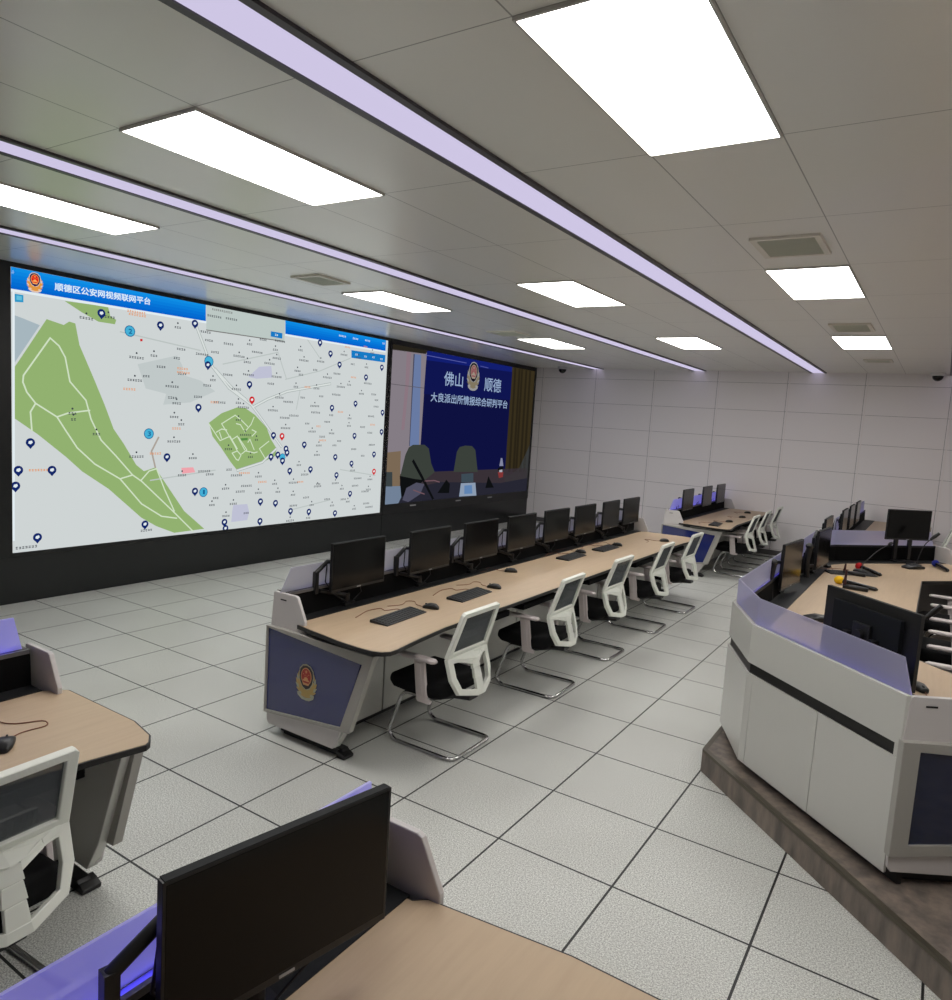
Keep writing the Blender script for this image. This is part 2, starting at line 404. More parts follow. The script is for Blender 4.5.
S1={'polys':[(1,'green',[(0.716,2.784),(0.878,2.749),(0.931,2.79),(0.991,2.779),(1.033,2.569),(1.187,2.229),(1.299,1.973),(1.396,1.727),(1.511,1.568),(1.657,1.335),(1.749,1.263),(1.885,1.302),(1.998,1.142),(2.265,0.776),(2.545,0.539),(2.139,0.529),(1.908,0.629),(1.724,0.742),(1.347,1.084),(1.065,1.28),(0.899,1.436),(0.634,1.658),(0.424,1.809),(0.425,2.294),(0.477,2.38)]),(1,'green',[(0.884,2.985),(1.326,2.993),(1.35,2.903),(1.415,2.872),(1.401,2.825),(1.226,2.828),(1.058,2.897)]),(1,'water',[(0.42,2.782),(0.483,2.767),(0.654,2.717),(0.433,2.347),(0.415,2.327)]),(1,'green',[(2.577,1.821),(2.753,1.941),(2.983,2.022),(3.112,2.015),(3.263,1.936),(3.456,1.781),(3.532,1.632),(3.635,1.508),(3.613,1.411),(3.405,1.331),(3.009,1.237),(2.911,1.338),(2.75,1.533),(2.633,1.659)]),(2,'dgreen',[(3.044,1.639),(3.158,1.647),(3.155,1.617),(3.061,1.61)]),(1,'district',[(1.658,2.433),(2.135,2.573),(2.208,2.458),(2.192,2.364),(2.445,2.314),(2.656,2.2),(2.317,2.051),(1.971,2.009),(2.006,2.134),(1.757,2.177)]),(1,'purple',[(3.306,2.546),(3.5,2.571),(3.522,2.426),(3.264,2.392),(3.138,2.407)]),(1,'purple',[(2.962,0.802),(3.18,0.801),(3.215,0.695),(3.187,0.593),(2.939,0.588),(2.95,0.727)]),(1,'pink',[(2.215,1.289),(2.375,1.292),(2.403,1.232),(2.229,1.219)]),(4,'hdr0',[(0.4,3.221),(2.497,3.198),(2.498,3.165),(0.399,3.187)]),(4,'hdr1',[(0.399,3.187),(2.498,3.165),(2.498,3.133),(0.399,3.152)]),(4,'hdr2',[(0.399,3.152),(2.498,3.133),(2.499,3.1),(0.399,3.118)]),(4,'hdr3',[(0.399,3.118),(2.499,3.1),(2.5,3.067),(0.399,3.083)]),(4,'hdr4',[(0.399,3.083),(2.5,3.067),(2.501,3.034),(0.398,3.049)]),(4,'hdr5',[(0.398,3.049),(2.501,3.034),(2.502,3.001),(0.398,3.014)]),(4,'hdr0',[(3.708,3.187),(5.737,3.147),(5.737,3.119),(3.709,3.156)]),(4,'hdr1',[(3.709,3.156),(5.737,3.119),(5.736,3.092),(3.711,3.125)]),(4,'hdr2',[(3.711,3.125),(5.736,3.092),(5.736,3.064),(3.712,3.094)]),(4,'hdr3',[(3.712,3.094),(5.736,3.064),(5.736,3.037),(3.714,3.062)]),(4,'hdr4',[(3.714,3.062),(5.736,3.037),(5.736,3.01),(3.715,3.031)]),(4,'hdr5',[(3.715,3.031),(5.736,3.01),(5.735,2.982),(3.716,3.0)]),(4,'dialog',[(2.504,3.196),(3.705,3.187),(3.704,2.904),(2.511,2.905)]),(5,'btn',[(3.473,3.008),(3.665,3.006),(3.665,2.936),(3.473,2.942)]),(5,'btn',[(4.977,2.921),(5.74,2.923),(5.736,2.812),(4.984,2.813)]),(5,'icon',[(0.43,2.979),(0.506,2.978),(0.506,2.911),(0.431,2.904)]),(6,'icon2',[(0.445,2.966),(0.492,2.965),(0.492,2.927),(0.445,2.924)]),(4,'white',[(0.404,3.186),(0.421,3.194),(0.429,3.178),(0.42,3.158),(0.403,3.159)]),(7,'pinred',[(1.681,2.706),(1.709,2.71),(1.711,2.685),(1.684,2.68)])],'lines':[(3,'road',0.015,[(0.498,2.16),(0.504,2.224),(0.748,2.607),(0.832,2.539),(0.892,2.433),(0.938,2.196),(1.1,2.015),(1.153,1.824),(1.261,1.606),(1.428,1.433),(1.615,1.225),(1.721,1.152),(2.1,0.801),(2.39,0.523)]),(3,'road',0.015,[(0.498,2.16),(0.533,2.066),(0.612,1.962),(0.813,1.836),(0.898,1.701),(1.013,1.525),(1.195,1.355),(1.472,1.188),(1.724,0.898),(1.972,0.738),(2.168,0.699)]),(3,'road',0.015,[(0.612,1.962),(0.565,1.877),(0.577,1.695)]),(3,'road',0.015,[(0.813,1.836),(0.923,1.879),(1.14,1.914)]),(3,'road',0.015,[(1.472,1.188),(1.615,1.225)]),(3,'road',0.015,[(1.718,1.165),(1.809,1.262),(1.901,1.288),(2.0,1.055),(2.134,0.785)]),(3,'tan',0.02,[(1.92,1.642),(1.836,1.486),(1.885,1.302)]),(3,'road',0.013,[(2.577,1.808),(2.74,1.609),(2.885,1.663),(3.0,1.508)]),(3,'road',0.013,[(2.757,1.814),(2.955,1.924),(3.053,1.862),(3.153,1.786)]),(3,'road',0.013,[(2.757,1.814),(2.836,1.714),(2.951,1.56),(3.001,1.481),(3.059,1.428),(3.021,1.363),(2.989,1.376),(2.923,1.455),(3.001,1.481)]),(3,'road',0.013,[(2.684,1.71),(2.759,1.75),(2.836,1.739)]),(3,'road',0.013,[(2.729,1.711),(2.762,1.635)]),(3,'road',0.013,[(3.012,1.652),(3.147,1.494),(3.067,1.442)]),(3,'road',0.013,[(3.247,1.909),(3.201,1.814),(3.106,1.719)]),(3,'road',0.013,[(3.498,1.604),(3.347,1.508),(3.456,1.371)]),(3,'road',0.013,[(3.263,1.494),(3.191,1.628),(3.16,1.588)]),(3,'road',0.013,[(3.131,1.481),(3.264,1.454),(3.314,1.467)]),(3,'road',0.013,[(2.917,1.624),(2.995,1.665),(3.114,1.494)]),(3,'road',0.013,[(2.974,1.821),(3.038,1.809),(3.089,1.745)]),(3,'road',0.013,[(3.22,1.748),(3.288,1.723),(3.223,1.668)]),(2,'streetb',0.036,[(2.358,2.97),(2.533,2.616),(2.613,2.481),(2.853,2.25),(3.197,2.062),(3.38,1.879),(3.713,1.533)]),(2.3,'street',0.022,[(2.358,2.97),(2.533,2.616),(2.613,2.481),(2.853,2.25),(3.197,2.062),(3.38,1.879),(3.713,1.533)]),(2,'streetb',0.036,[(2.648,2.46),(2.901,2.253),(3.117,2.12)]),(2.3,'street',0.022,[(2.648,2.46),(2.901,2.253),(3.117,2.12)]),(2,'streetb',0.036,[(3.23,2.038),(3.459,2.146),(3.784,2.264),(4.577,2.415)]),(2.3,'street',0.022,[(3.23,2.038),(3.459,2.146),(3.784,2.264),(4.577,2.415)]),(2,'streetb',0.036,[(3.009,1.237),(3.401,1.331),(3.628,1.506)]),(2.3,'street',0.022,[(3.009,1.237),(3.401,1.331),(3.628,1.506)]),(2,'streetb',0.036,[(3.009,1.237),(3.401,1.331)]),(2.3,'street',0.022,[(3.009,1.237),(3.401,1.331)]),(2,'street2',0.014,[(2.755,2.53),(3.135,2.631),(3.603,2.755),(3.759,2.433)]),(2,'street2',0.014,[(1.826,1.157),(2.683,1.249)]),(2,'street2',0.014,[(3.743,2.418),(4.372,2.579),(4.963,2.805)]),(2,'street2',0.014,[(4.013,2.306),(3.954,2.034)]),(2,'street2',0.014,[(4.854,1.199),(5.64,1.087)]),(2,'street2',0.014,[(3.911,0.672),(4.673,0.766)]),(2,'street2',0.014,[(3.974,3.099),(4.363,2.743)]),(2,'street2',0.014,[(1.459,2.755),(2.436,2.66)]),(4,'white',0.025,[(0.398,3.008),(2.502,2.993)]),(4,'white',0.025,[(3.717,2.991),(5.736,2.972)]),(5,'grey',0.012,[(2.511,2.905),(3.704,2.904)]),(4,'white',0.02,[(0.421,3.005),(0.408,0.626)])],'pins':[(1.254,2.918),(1.92,2.883),(2.542,2.503),(3.157,2.315),(2.425,1.998),(0.562,1.579),(0.453,1.311),(0.763,1.304),(0.426,1.158),(0.624,0.633),(1.767,0.664),(2.026,1.419),(2.402,1.006),(2.833,0.597),(2.851,0.517),(3.388,0.821),(3.642,0.785),(3.912,0.658),(3.39,0.563),(4.254,0.625),(4.777,0.567),(5.081,0.836),(4.775,1.122),(4.735,1.384),(5.083,1.284),(5.581,1.416),(5.121,1.693),(4.12,1.562),(4.254,1.22),(3.873,1.208),(3.57,1.683),(4.626,2.082),(5.112,2.164),(4.553,2.832),(4.742,2.697),(4.342,2.959),(5.316,2.56),(5.667,2.733),(5.734,2.054),(5.733,1.759),(3.54,1.401),(3.654,1.427),(3.793,1.506),(3.813,1.453),(3.739,1.346),(2.355,2.959)],'red':[(3.203,2.125),(3.716,1.673),(5.6,1.151)],'cyc':[(1.565,2.775,0.06),(1.8,1.681,0.06),(2.52,0.988,0.06),(2.555,2.545,0.064),(3.737,1.393,0.052)],'lab':[(3.911,0.526,5,'dark',1),(4.245,0.537,3,'dark',1),(5.187,0.6,3,'dark',1),(5.524,0.607,6,'dark',0),(2.853,0.672,4,'dark',1),(3.164,0.685,3,'dark',0),(3.961,0.729,5,'dark',0),(4.303,0.715,3,'dark',1),(4.711,0.681,3,'dark',1),(5.041,0.718,3,'dark',1),(5.455,0.666,5,'dark',0),(2.644,0.823,3,'dark',1),(2.96,0.819,4,'dark',1),(4.192,0.827,4,'dark',0),(4.603,0.78,4,'dark',0),(4.94,0.759,4,'dark',0),(5.416,0.851,6,'dark',0),(2.697,0.906,3,'dark',0),(3.061,0.968,5,'dark',0),(3.349,0.936,4,'dark',1),(3.677,0.934,3,'dark',1),(3.949,0.878,3,'dark',1),(4.404,0.974,5,'dark',1),(4.9,0.916,3,'dark',1),(5.184,0.948,5,'dark',0),(5.488,0.878,4,'dark',1),(2.837,1.016,4,'dark',1),(3.157,1.036,6,'dark',0),(3.618,1.042,3,'dark',1),(3.947,1.045,6,'dark',1),(4.417,1.006,3,'dark',0),(4.759,1.004,5,'dark',1),(5.236,1.057,6,'dark',0),(5.515,1.031,4,'dark',1),(2.225,1.202,4,'dark',1),(2.603,1.2,4,'dark',0),(2.995,1.175,6,'dark',0),(3.343,1.149,4,'dark',1),(4.15,1.149,5,'dark',1),(5.113,1.179,4,'dark',1),(2.524,1.24,6,'dark',0),(2.882,1.25,3,'dark',0),(4.035,1.281,3,'dark',1),(2.364,1.4,4,'dark',1),(4.367,1.417,4,'dark',1),(5.324,1.394,3,'dark',0),(4.397,1.549,4,'dark',1),(4.709,1.55,3,'dark',0),(5.119,1.495,4,'dark',0),(5.52,1.558,5,'dark',0),(2.111,1.596,6,'dark',1),(4.456,1.672,4,'dark',0),(4.801,1.612,3,'dark',0),(2.202,1.795,3,'dark',1),(3.774,1.779,6,'dark',1),(4.258,1.741,5,'dark',1),(4.64,1.722,4,'dark',1),(5.462,1.74,4,'dark',0),(2.11,1.877,4,'dark',1),(3.753,1.915,6,'dark',0),(4.161,1.849,3,'dark',0),(4.543,1.882,4,'dark',0),(4.992,1.833,3,'dark',1),(5.292,1.823,4,'dark',0),(2.137,2.032,4,'dark',1),(3.073,2.024,6,'dark',1),(3.548,2.006,6,'dark',1),(3.913,1.949,6,'dark',0),(4.312,2.005,6,'dark',0),(4.618,1.977,3,'dark',0),(4.999,1.943,3,'dark',1),(5.474,1.987,5,'dark',0),(2.082,2.093,4,'dark',0),(2.416,2.122,4,'dark',0),(2.721,2.07,6,'dark',0),(2.995,2.077,3,'dark',1),(3.804,2.127,6,'dark',0),(4.29,2.092,6,'dark',1),(5.578,2.137,4,'dark',0),(1.627,2.258,6,'dark',1),(2.077,2.22,6,'dark',1),(2.539,2.261,4,'dark',0),(2.96,2.242,5,'dark',1),(3.651,2.176,5,'dark',1),(4.058,2.197,3,'dark',0),(4.406,2.232,3,'dark',0),(4.702,2.27,6,'dark',0),(5.579,2.234,3,'dark',0),(1.759,2.311,3,'dark',0),(2.201,2.372,4,'dark',0),(2.617,2.33,3,'dark',1),(3.498,2.346,4,'dark',0),(3.93,2.334,3,'dark',1),(4.31,2.334,4,'dark',1),(4.789,2.385,6,'dark',1),(5.232,2.311,4,'dark',1),(5.509,2.316,4,'dark',0),(1.644,2.502,6,'dark',1),(1.935,2.429,4,'dark',0),(2.828,2.409,5,'dark',0),(3.137,2.432,6,'dark',1),(3.59,2.44,6,'dark',1),(4.012,2.499,3,'dark',0),(4.511,2.498,6,'dark',1),(4.957,2.426,3,'dark',1),(5.363,2.471,6,'dark',0),(1.847,2.543,3,'dark',1),(2.129,2.542,3,'dark',0),(2.46,2.618,6,'dark',0),(3.114,2.586,4,'dark',1),(3.467,2.6,6,'dark',1),(3.948,2.544,4,'dark',1),(4.273,2.583,3,'dark',0),(4.699,2.564,5,'dark',0),(2.182,2.648,4,'dark',0),(2.637,2.66,4,'dark',0),(2.987,2.645,6,'dark',1),(3.264,2.722,6,'dark',0),(3.583,2.677,5,'dark',1),(4.058,2.692,6,'dark',1),(4.37,2.706,5,'dark',1),(5.015,2.724,3,'dark',0),(5.316,2.705,3,'dark',1),(2.549,2.788,4,'dark',0),(2.826,2.777,5,'dark',0),(3.141,2.809,3,'dark',1),(3.556,2.782,3,'dark',1),(3.989,2.822,3,'dark',1),(4.826,2.84,5,'dark',1),(5.136,2.824,4,'dark',1),(2.135,2.886,3,'dark',1),(2.501,2.88,5,'dark',0),(3.352,2.888,4,'dark',0),(3.629,2.9,6,'dark',0),(5.433,2.922,3,'dark',1),(1.636,2.984,8,'orange',0),(1.648,2.954,7,'orange',0),(2.204,2.43,5,'orange',0),(2.217,2.386,6,'orange',0),(0.663,1.306,9,'orange',0),(1.882,1.459,5,'orange',0),(4.14,2.342,4,'orange',0),(5.044,2.538,4,'orange',0),(4.803,2.03,4,'orange',0),(4.464,1.621,5,'orange',0),(3.118,1.201,6,'orange',0),(4.891,2.955,4,'orange',0),(5.514,1.862,4,'orange',0),(4.075,1.051,4,'orange',0),(4.375,1.816,3,'orange',0),(3.411,1.076,5,'orange',0),(2.645,2.069,4,'orange',0),(5.275,2.999,3,'orange',0),(1.566,2.158,5,'orange',0),(2.14,1.745,4,'orange',0),(1.328,2.89,5,'dark',1),(1.1,2.845,5,'dark',1),(0.963,1.876,3,'dark',1),(0.973,1.816,2,'dark',1),(1.656,1.427,6,'dark',1),(1.209,1.669,3,'dark',1),(1.786,0.594,5,'dark',0),(0.522,0.545,7,'dark',0),(3.003,1.866,3,'dark',1),(2.865,1.505,4,'dark',1),(3.117,1.682,6,'dark',1),(3.205,1.404,3,'dark',1),(3.293,1.621,2,'dark',1),(4.778,3.097,5,'white',0),(5.051,3.091,4,'white',0),(5.313,3.092,4,'white',0),(5.68,3.091,2,'white',0),(5.087,2.869,2,'white',0),(5.284,2.86,2,'white',0),(5.464,2.864,2,'white',0),(5.65,2.853,2,'white',0),(3.566,2.971,2,'white',0),(2.727,3.154,11,'grey',0),(2.617,3.076,7,'dark',0),(2.86,3.077,6,'dark',0)],'txt':[('顺德区公安网视频联网平台',(0.788,3.07),(1.791,3.082),0.072,'titletext'),('2',(1.548,2.746),(1.586,2.747),0.05,'cyand'),('3',(1.783,1.653),(1.819,1.654),0.05,'cyand'),('1',(2.51,0.964),(2.534,0.963),0.05,'cyand')],'emb':[(0.607,3.113,0.185)]}
S2={'polys':[(1,'v_band',[(5.815,3.184),(6.822,3.21),(6.764,3.089),(5.825,3.055)]),(1,'v_wall',[(5.837,3.064),(6.777,3.091),(6.705,1.156),(6.299,0.588),(5.869,0.599)]),(2,'v_pink',[(6.26,3.065),(6.376,3.07),(6.356,2.548),(6.301,1.819),(6.223,1.817),(6.266,2.542)]),(2,'v_sky',[(6.469,3.057),(6.643,3.06),(6.717,1.577),(6.467,1.559)]),(2,'v_line',[(6.438,3.053),(6.469,3.057),(6.467,1.559),(6.449,1.559)]),(3,'v_seam',[(5.866,2.537),(6.774,2.533),(6.775,2.523),(5.867,2.527)]),(1,'v_board2',[(6.794,3.207),(9.621,3.276),(9.616,2.594),(6.779,2.63)]),(1,'v_board',[(6.779,2.63),(9.616,2.594),(9.626,1.048),(6.75,1.121)]),(2,'v_boardm',[(6.786,2.993),(9.633,3.05),(9.629,2.496),(6.769,2.43)]),(1,'v_curt',[(9.621,3.276),(10.594,3.22),(10.611,1.494),(10.473,0.941),(9.606,1.049)]),(2,'v_curt2',[(9.71,3.241),(9.783,3.237),(9.835,1.043),(9.746,1.045)]),(2,'v_curt2',[(9.882,3.23),(9.956,3.226),(10.008,1.038),(9.917,1.041)]),(2,'v_curt2',[(9.986,3.224),(10.062,3.219),(10.114,1.036),(10.022,1.038)]),(2,'v_curt2',[(10.164,3.213),(10.241,3.208),(10.292,1.031),(10.198,1.034)]),(2,'v_curt2',[(10.326,3.203),(10.405,3.198),(10.456,1.027),(10.36,1.029)]),(2,'v_desk',[(6.257,1.101),(7.076,1.117),(10.536,1.11),(10.657,0.59),(5.893,0.598)]),(3,'v_desk2',[(6.383,0.832),(7.39,0.928),(9.458,0.831),(10.612,0.894),(10.657,0.59),(5.893,0.598)]),(2,'v_gchair',[(10.595,1.6),(10.19,1.118),(9.757,0.963),(9.552,1.01),(9.653,0.844),(10.58,0.809)]),(3,'v_tan',[(5.852,1.454),(6.239,1.477),(6.261,0.896),(5.869,0.912)]),(4,'v_grey',[(5.852,1.144),(6.05,1.139),(6.069,0.904),(5.869,0.912)]),(3.5,'v_floor',[(5.869,0.912),(6.273,0.903),(6.314,0.72),(6.245,0.608),(5.892,0.614)]),(4,'v_chair',[(6.259,1.072),(6.361,1.411),(6.44,1.533),(6.548,1.581),(6.87,1.583),(6.995,1.519),(7.091,1.258),(7.205,1.11),(6.918,0.973),(6.305,0.836)]),(5,'v_black',[(6.241,1.072),(6.664,1.005),(6.917,0.98),(6.547,0.791),(6.314,0.72)]),(4,'v_chair',[(7.784,1.097),(7.851,1.463),(7.935,1.548),(8.112,1.575),(8.337,1.568),(8.459,1.497),(8.592,1.076)]),(6,'v_cloth',[(6.345,0.668),(6.434,0.863),(6.697,0.945),(6.923,0.911),(6.826,0.743),(6.507,0.625)]),(7,'v_black',[(7.319,0.736),(7.569,0.964),(7.687,0.884),(7.679,0.718)]),(7,'v_black',[(8.902,0.754),(8.984,0.986),(9.219,0.75)]),(7,'v_lap',[(8.038,1.052),(8.44,1.059),(8.46,0.888),(8.055,0.894)]),(8,'v_tab',[(8.008,0.636),(8.04,0.881),(8.531,0.874),(8.595,0.624)]),(9,'v_tab2',[(8.161,0.834),(8.415,0.833),(8.451,0.669),(8.172,0.674)]),(7,'v_bot',[(9.412,1.334),(9.47,1.333),(9.53,1.172),(9.374,1.175)]),(7,'v_black',[(9.322,1.136),(9.523,1.172),(9.531,1.111),(9.328,1.086)]),(7,'v_white',[(9.385,1.094),(9.5,1.102),(9.507,1.051),(9.391,1.048)]),(7,'v_red',[(9.332,1.056),(9.546,1.05),(9.54,0.949),(9.386,0.934)])],'lines':[(7,'v_pinkl',0.02,[(6.626,0.821),(6.852,0.759),(6.939,0.737)]),(7,'v_pinkl',0.02,[(6.918,0.962),(7.208,0.961),(7.36,0.929)]),(7,'v_black',0.06,[(6.577,1.31),(6.826,1.051),(7.195,0.636)]),(5,'v_glint',0.012,[(6.752,3.071),(7.979,3.063)]),(5,'v_glint',0.01,[(8.448,3.054),(8.73,3.044)])],'txt':[('佛山',(7.32,2.612),(7.899,2.614),0.246,'v_text'),('顺德',(8.624,2.606),(9.226,2.608),0.258,'v_text'),('大良派出所情报综合研判平台',(6.962,2.316),(9.515,2.315),0.159,'v_text')],'emb':[(8.234,2.847,0.525)],'lab':[],'pins':[],'red':[],'cyc':[]}


# ------------------------------------------------------------------ the two big displays
XS = -1.565
def display(D, rect, bg, parent, name, pre, stripes):
    b = MB(); st = .0006
    def at(p, l): return (XS + .004 + l * st, p[0], p[1])
    y0, y1, z0, z1 = rect
    b.add([at(p, 0) for p in ((y0, z0), (y1, z0), (y1, z1), (y0, z1))], [(0, 1, 2, 3)], bg)
    def fix(z, y): return z0 + (z - z0) * (z1 - z0) / ((3.222 - .0146 * (y - .4)) - z0) if pre == 'd_e_' else z
    def clip(p): return (min(max(p[0], y0), y1), min(max(fix(p[1], p[0]), z0), z1))
    for l, c, pts in D['polys']: b.add([at(clip(p), l) for p in pts], [tuple(range(len(pts)))], 'd_' + c)
    for l, c, w, pts in D['lines']:
        for p, q in zip(pts, pts[1:]):
            dy, dz = q[0] - p[0], q[1] - p[1]; L = math.hypot(dy, dz) or 1; ny, nz = -dz / L * w / 2, dy / L * w / 2; ey, ez = dy / L * w * .3, dz / L * w * .3
            b.add([at(clip(v), l + .3) for v in ((p[0] + ny - ey, p[1] + nz - ez), (q[0] + ny + ey, q[1] + nz + ez), (q[0] - ny + ey, q[1] - nz + ez), (p[0] - ny - ey, p[1] - nz - ez))], [(0, 1, 2, 3)], 'd_' + c)
    def disc(c, r, l, m, n=14): b.add([at((c[0] + r * math.cos(2 * PI * i / n), c[1] + r * math.sin(2 * PI * i / n)), l) for i in range(n)], [tuple(range(n))], m)
    fp = lambda c: (c[0], fix(c[1], c[0])) + tuple(c[2:])
    for c in map(fp, D['cyc']):
        disc(c, c[2], 7, 'd_cyand'); disc(c, c[2] * .86, 7.5, 'd_cyan'); disc(c, c[2] * .2, 8, 'd_cyan')
    for col, L in (('d_pin', D['pins']), ('d_pinred', D['red'])):
        for c in map(fp, L):
            r = .043; disc(c, r, 8.5, col)
            b.add([at((c[0] - r * .8, c[1] - r * .5), 8.5), at((c[0], c[1] - r * 1.45), 8.5), at((c[0] + r * .8, c[1] - r * .5), 8.5)], [(0, 1, 2)], col)
            b.add([at((c[0] + u * r, c[1] + v * r), 9) for u, v in ((-.45, -.2), (.05, -.4), (.5, .0), (.3, .45), (-.35, .3))], [tuple(range(5))], 'd_white')
    rnd = random.Random(3)
    for y, z, n, c, dot in map(fp, D['lab']):
        g = .026 if n < 8 else .024; big = .011
        for i in range(n):
            cy = y + (i - (n - 1) / 2) * g * 1.12; a = g * .38
            for t in range(3):   # three short strokes stand in for an unreadable character
                if t < 2: zz = z + (-.5 + t) * a * 1.5 + rnd.uniform(-.002, .002); b.add([at(v, 6.5) for v in ((cy - a, zz - .0036), (cy + a, zz - .0036), (cy + a, zz + .0036), (cy - a, zz + .0036))], [(0, 1, 2, 3)], 'd_' + c)
                else: yy = cy + rnd.uniform(-.6, .6) * a; b.add([at(v, 6.5) for v in ((yy - .0022, z - a * 1.1), (yy + .0022, z - a * 1.1), (yy + .0022, z + a * 1.1), (yy - .0022, z + a * 1.1))], [(0, 1, 2, 3)], 'd_' + c)
        if dot: disc((y, z + .048), big, 6.5, 'd_' + c, 8)
    for t, p0, p1, h, c in [(q[0], fp(q[1]), fp(q[2]), q[3], q[4]) for q in D['txt']]: put_text(b, t, p0, p1, h, 'd_' + c, lambda p, l: (XS + .0115 + l, p[0], p[1]), bold=.003 if h < .1 else .004)
    for y, z, h in map(fp, D['emb']): badge(b, y, z, h, lambda p, l: (XS + .0095 + l * .0004, p[0], p[1]), pre)
    return b.build(name, parent, flat=True)
def video_wall(y0, y1, rect, lb, D, bg, pre, name):
    t = thing(name, (XS, (y0 + y1) / 2, 0), lb, 'video wall', world=True)
    b = MB(); a0, a1, z0, z1 = rect
    b.ring([(y0, .46), (y1, .46), (y1, H), (y0, H)], [(a0, z0), (a1, z0), (a1, z1), (a0, z1)], lambda p, x: (x, p[0], p[1]), XL, XS + .012, 'screen_bezel'); b.build('bezel', t)
    b = MB(); b.box(XL, XS, y0, y1, 0, .46, 'screen_black')
    b.build('base_panel', t)
    display(D, rect, bg, t, 'display', pre, True)
    return t
video_wall(-2.6, 5.845, (.395, 5.79, .50, 3.185), 'huge lit display showing a street map with green parks under a blue header', S1, 'd_map', 'd_e_', 'video_wall')
t = video_wall(5.855, 10.64, (5.90, 10.57, .62, 3.15), 'dark display beside the map showing a meeting room with a navy backdrop', S2, 'd_v_wall', 'd_w_', 'video_wall')
b = MB()
for y in (6.55, 7.9, 9.0): b.box(XS, XS + .014, y, y + .16, .555, .575, 'logo_grey')
b.build('base_latch', t)
for pre, mp in (('badge_', None),): pass

# ------------------------------------------------------------------ desks
def emblem_solid(parent, cx, cz, h, y, sgn, frame=None):
    b = MB()
    def fn(p, l):
        u = cx + (p[0] - cx) * .98
        q = (u, y + sgn * (.001 + l * .0007), p[1])
        return frame(q) if frame else q
    badge(b, cx, cz, h, fn, 'badge_'); return b.build('emblem', parent, flat=True)
def end_assembly(t, X, Y, sgn, dz=0., emblem=True, frame=None, dark=False, low=0.):
    """the shaped end of a desk; X = outer rear face, Y = face plane, sgn = which way it faces. frame maps room points"""
    fr = frame or (lambda v: v)
    def pr(pts, y0, y1, m): b.prism([(X + u, z + (dz if z > .3 else low)) for u, z in pts], 'y', Y + sgn * y0, Y + sgn * y1, m, fr)
    b = MB(); pr([(0, .665), (.005, .72), (.02, .915), (.03, .92), (.21, .92), (.228, .912), (.298, .775), (.30, .665)], -.022, 0, 'panel_lilac'); b.build('end_panel', t, bevel=.004)
    b = MB(); pr([(.085, .874), (.135, .874), (.135, .882), (.085, .882)], -.001, .002, 'edge_black'); b.build('slot', t)
    b = MB(); pr([(0, .70), (.855, .70), (.67, .21), (.585, .066), (.03, .066), (.0, .14)], -.05, -.001, 'panel_white'); b.build('end_body', t, bevel=.004)
    b = MB(); o = [(-.006, .14), (.715, .205), (.875, .702), (-.006, .702)]; i = [(.008, .158), (.645, .222), (.79, .636), (.008, .690)]
    if frame and dark: o = [(-.006, .14), (.715, .205), (.875, .725), (-.006, .725)]; i = [(.07, .20), (.60, .24), (.76, .66), (.07, .685)]
    b.ring([(X + u, z + (dz if z > .3 else low)) for u, z in o], [(X + u, z + (dz if z > .3 else low)) for u, z in i], lambda p, y: fr((p[0], y, p[1])), Y - sgn * .012, Y + sgn * .03, 'frame_grey'); b.build('board_frame', t, bevel=.003)
    b = MB(); pr([(.0, .15), (.64, .215), (.775, .64), (.0, .695)], 0, .018, 'board_dark' if dark else 'board_blue'); bo = b.build('blue_board', t)
    if emblem:
        e = emblem_solid(bo, X + .352, .420 + dz, .225, Y + sgn * .019, sgn, frame)
    b = MB(); pr([(.0, .15), (.005, .085), (.02, .064), (.575, .064), (.60, .085), (.64, .212)], -.02, .012, 'panel_lilac'); b.build('plinth', t, bevel=.004)
    b = MB(); pr([(.10, 0), (.60, 0), (.62, .03), (.60, .05), (.10, .064)], -.10, -.045, 'black_plastic'); pr([(.58, 0), (.645, 0), (.65, .02), (.62, .035), (.58, .045)], -.10, -.02, 'black_plastic'); b.build('foot', t, bevel=.004)
def sweep_part(t, name, prof, path, m, e0=None, e1=None, bevel=0):
    b = MB(); b.sweep(prof, path, m, e0, e1); return b.build(name, t, bevel=bevel)
def rect(d0, d1, z0, z1): return [(d0, z0), (d1, z0), (d1, z1), (d0, z1)]
def glass_part(t, path, hz, slant0=.05, slant1=.05, g0=.02, m='frosted_glass', e0=None, e1=None, d=.075, lean=.035, h=.165):
    """frosted screen: thin plate per straight run, its outer ends cut on a slant"""
    P = [Vector(p) for p in path]; b = MB(); w = .008
    L = len(P)
    nr = []
    for a, c in zip(P, P[1:]): q = unit(c - a); nr.append(Vector((q.y, -q.x)))
    mt = [nr[0]] + [(a + c) / (1 + a.dot(c)) for a, c in zip(nr, nr[1:])] + [nr[-1]]
    vs = []
    for i, p in enumerate(P):
        dirv = unit(P[1] - P[0]) if i == 0 else unit(P[-1] - P[-2])
        for (dd, z, top) in ((d, hz, 0), (d + w, hz, 0), (d + lean + w, hz + h, 1), (d + lean, hz + h, 1)):
            q = p + mt[i] * dd
            if i == 0: q = q + dirv * (slant0 * top + g0)
            if i == L - 1: q = q - dirv * (slant1 * top + .02)
            vs.append((q.x, q.y, z))
    fs = [(i * 4 + k, i * 4 + (k + 1) % 4, (i + 1) * 4 + (k + 1) % 4, (i + 1) * 4 + k) for i in range(L - 1) for k in range(4)] + [(3, 2, 1, 0), tuple(range(4 * L - 4, 4 * L))]
    b.add(vs, fs, m); return b.build('glass_screen', t)
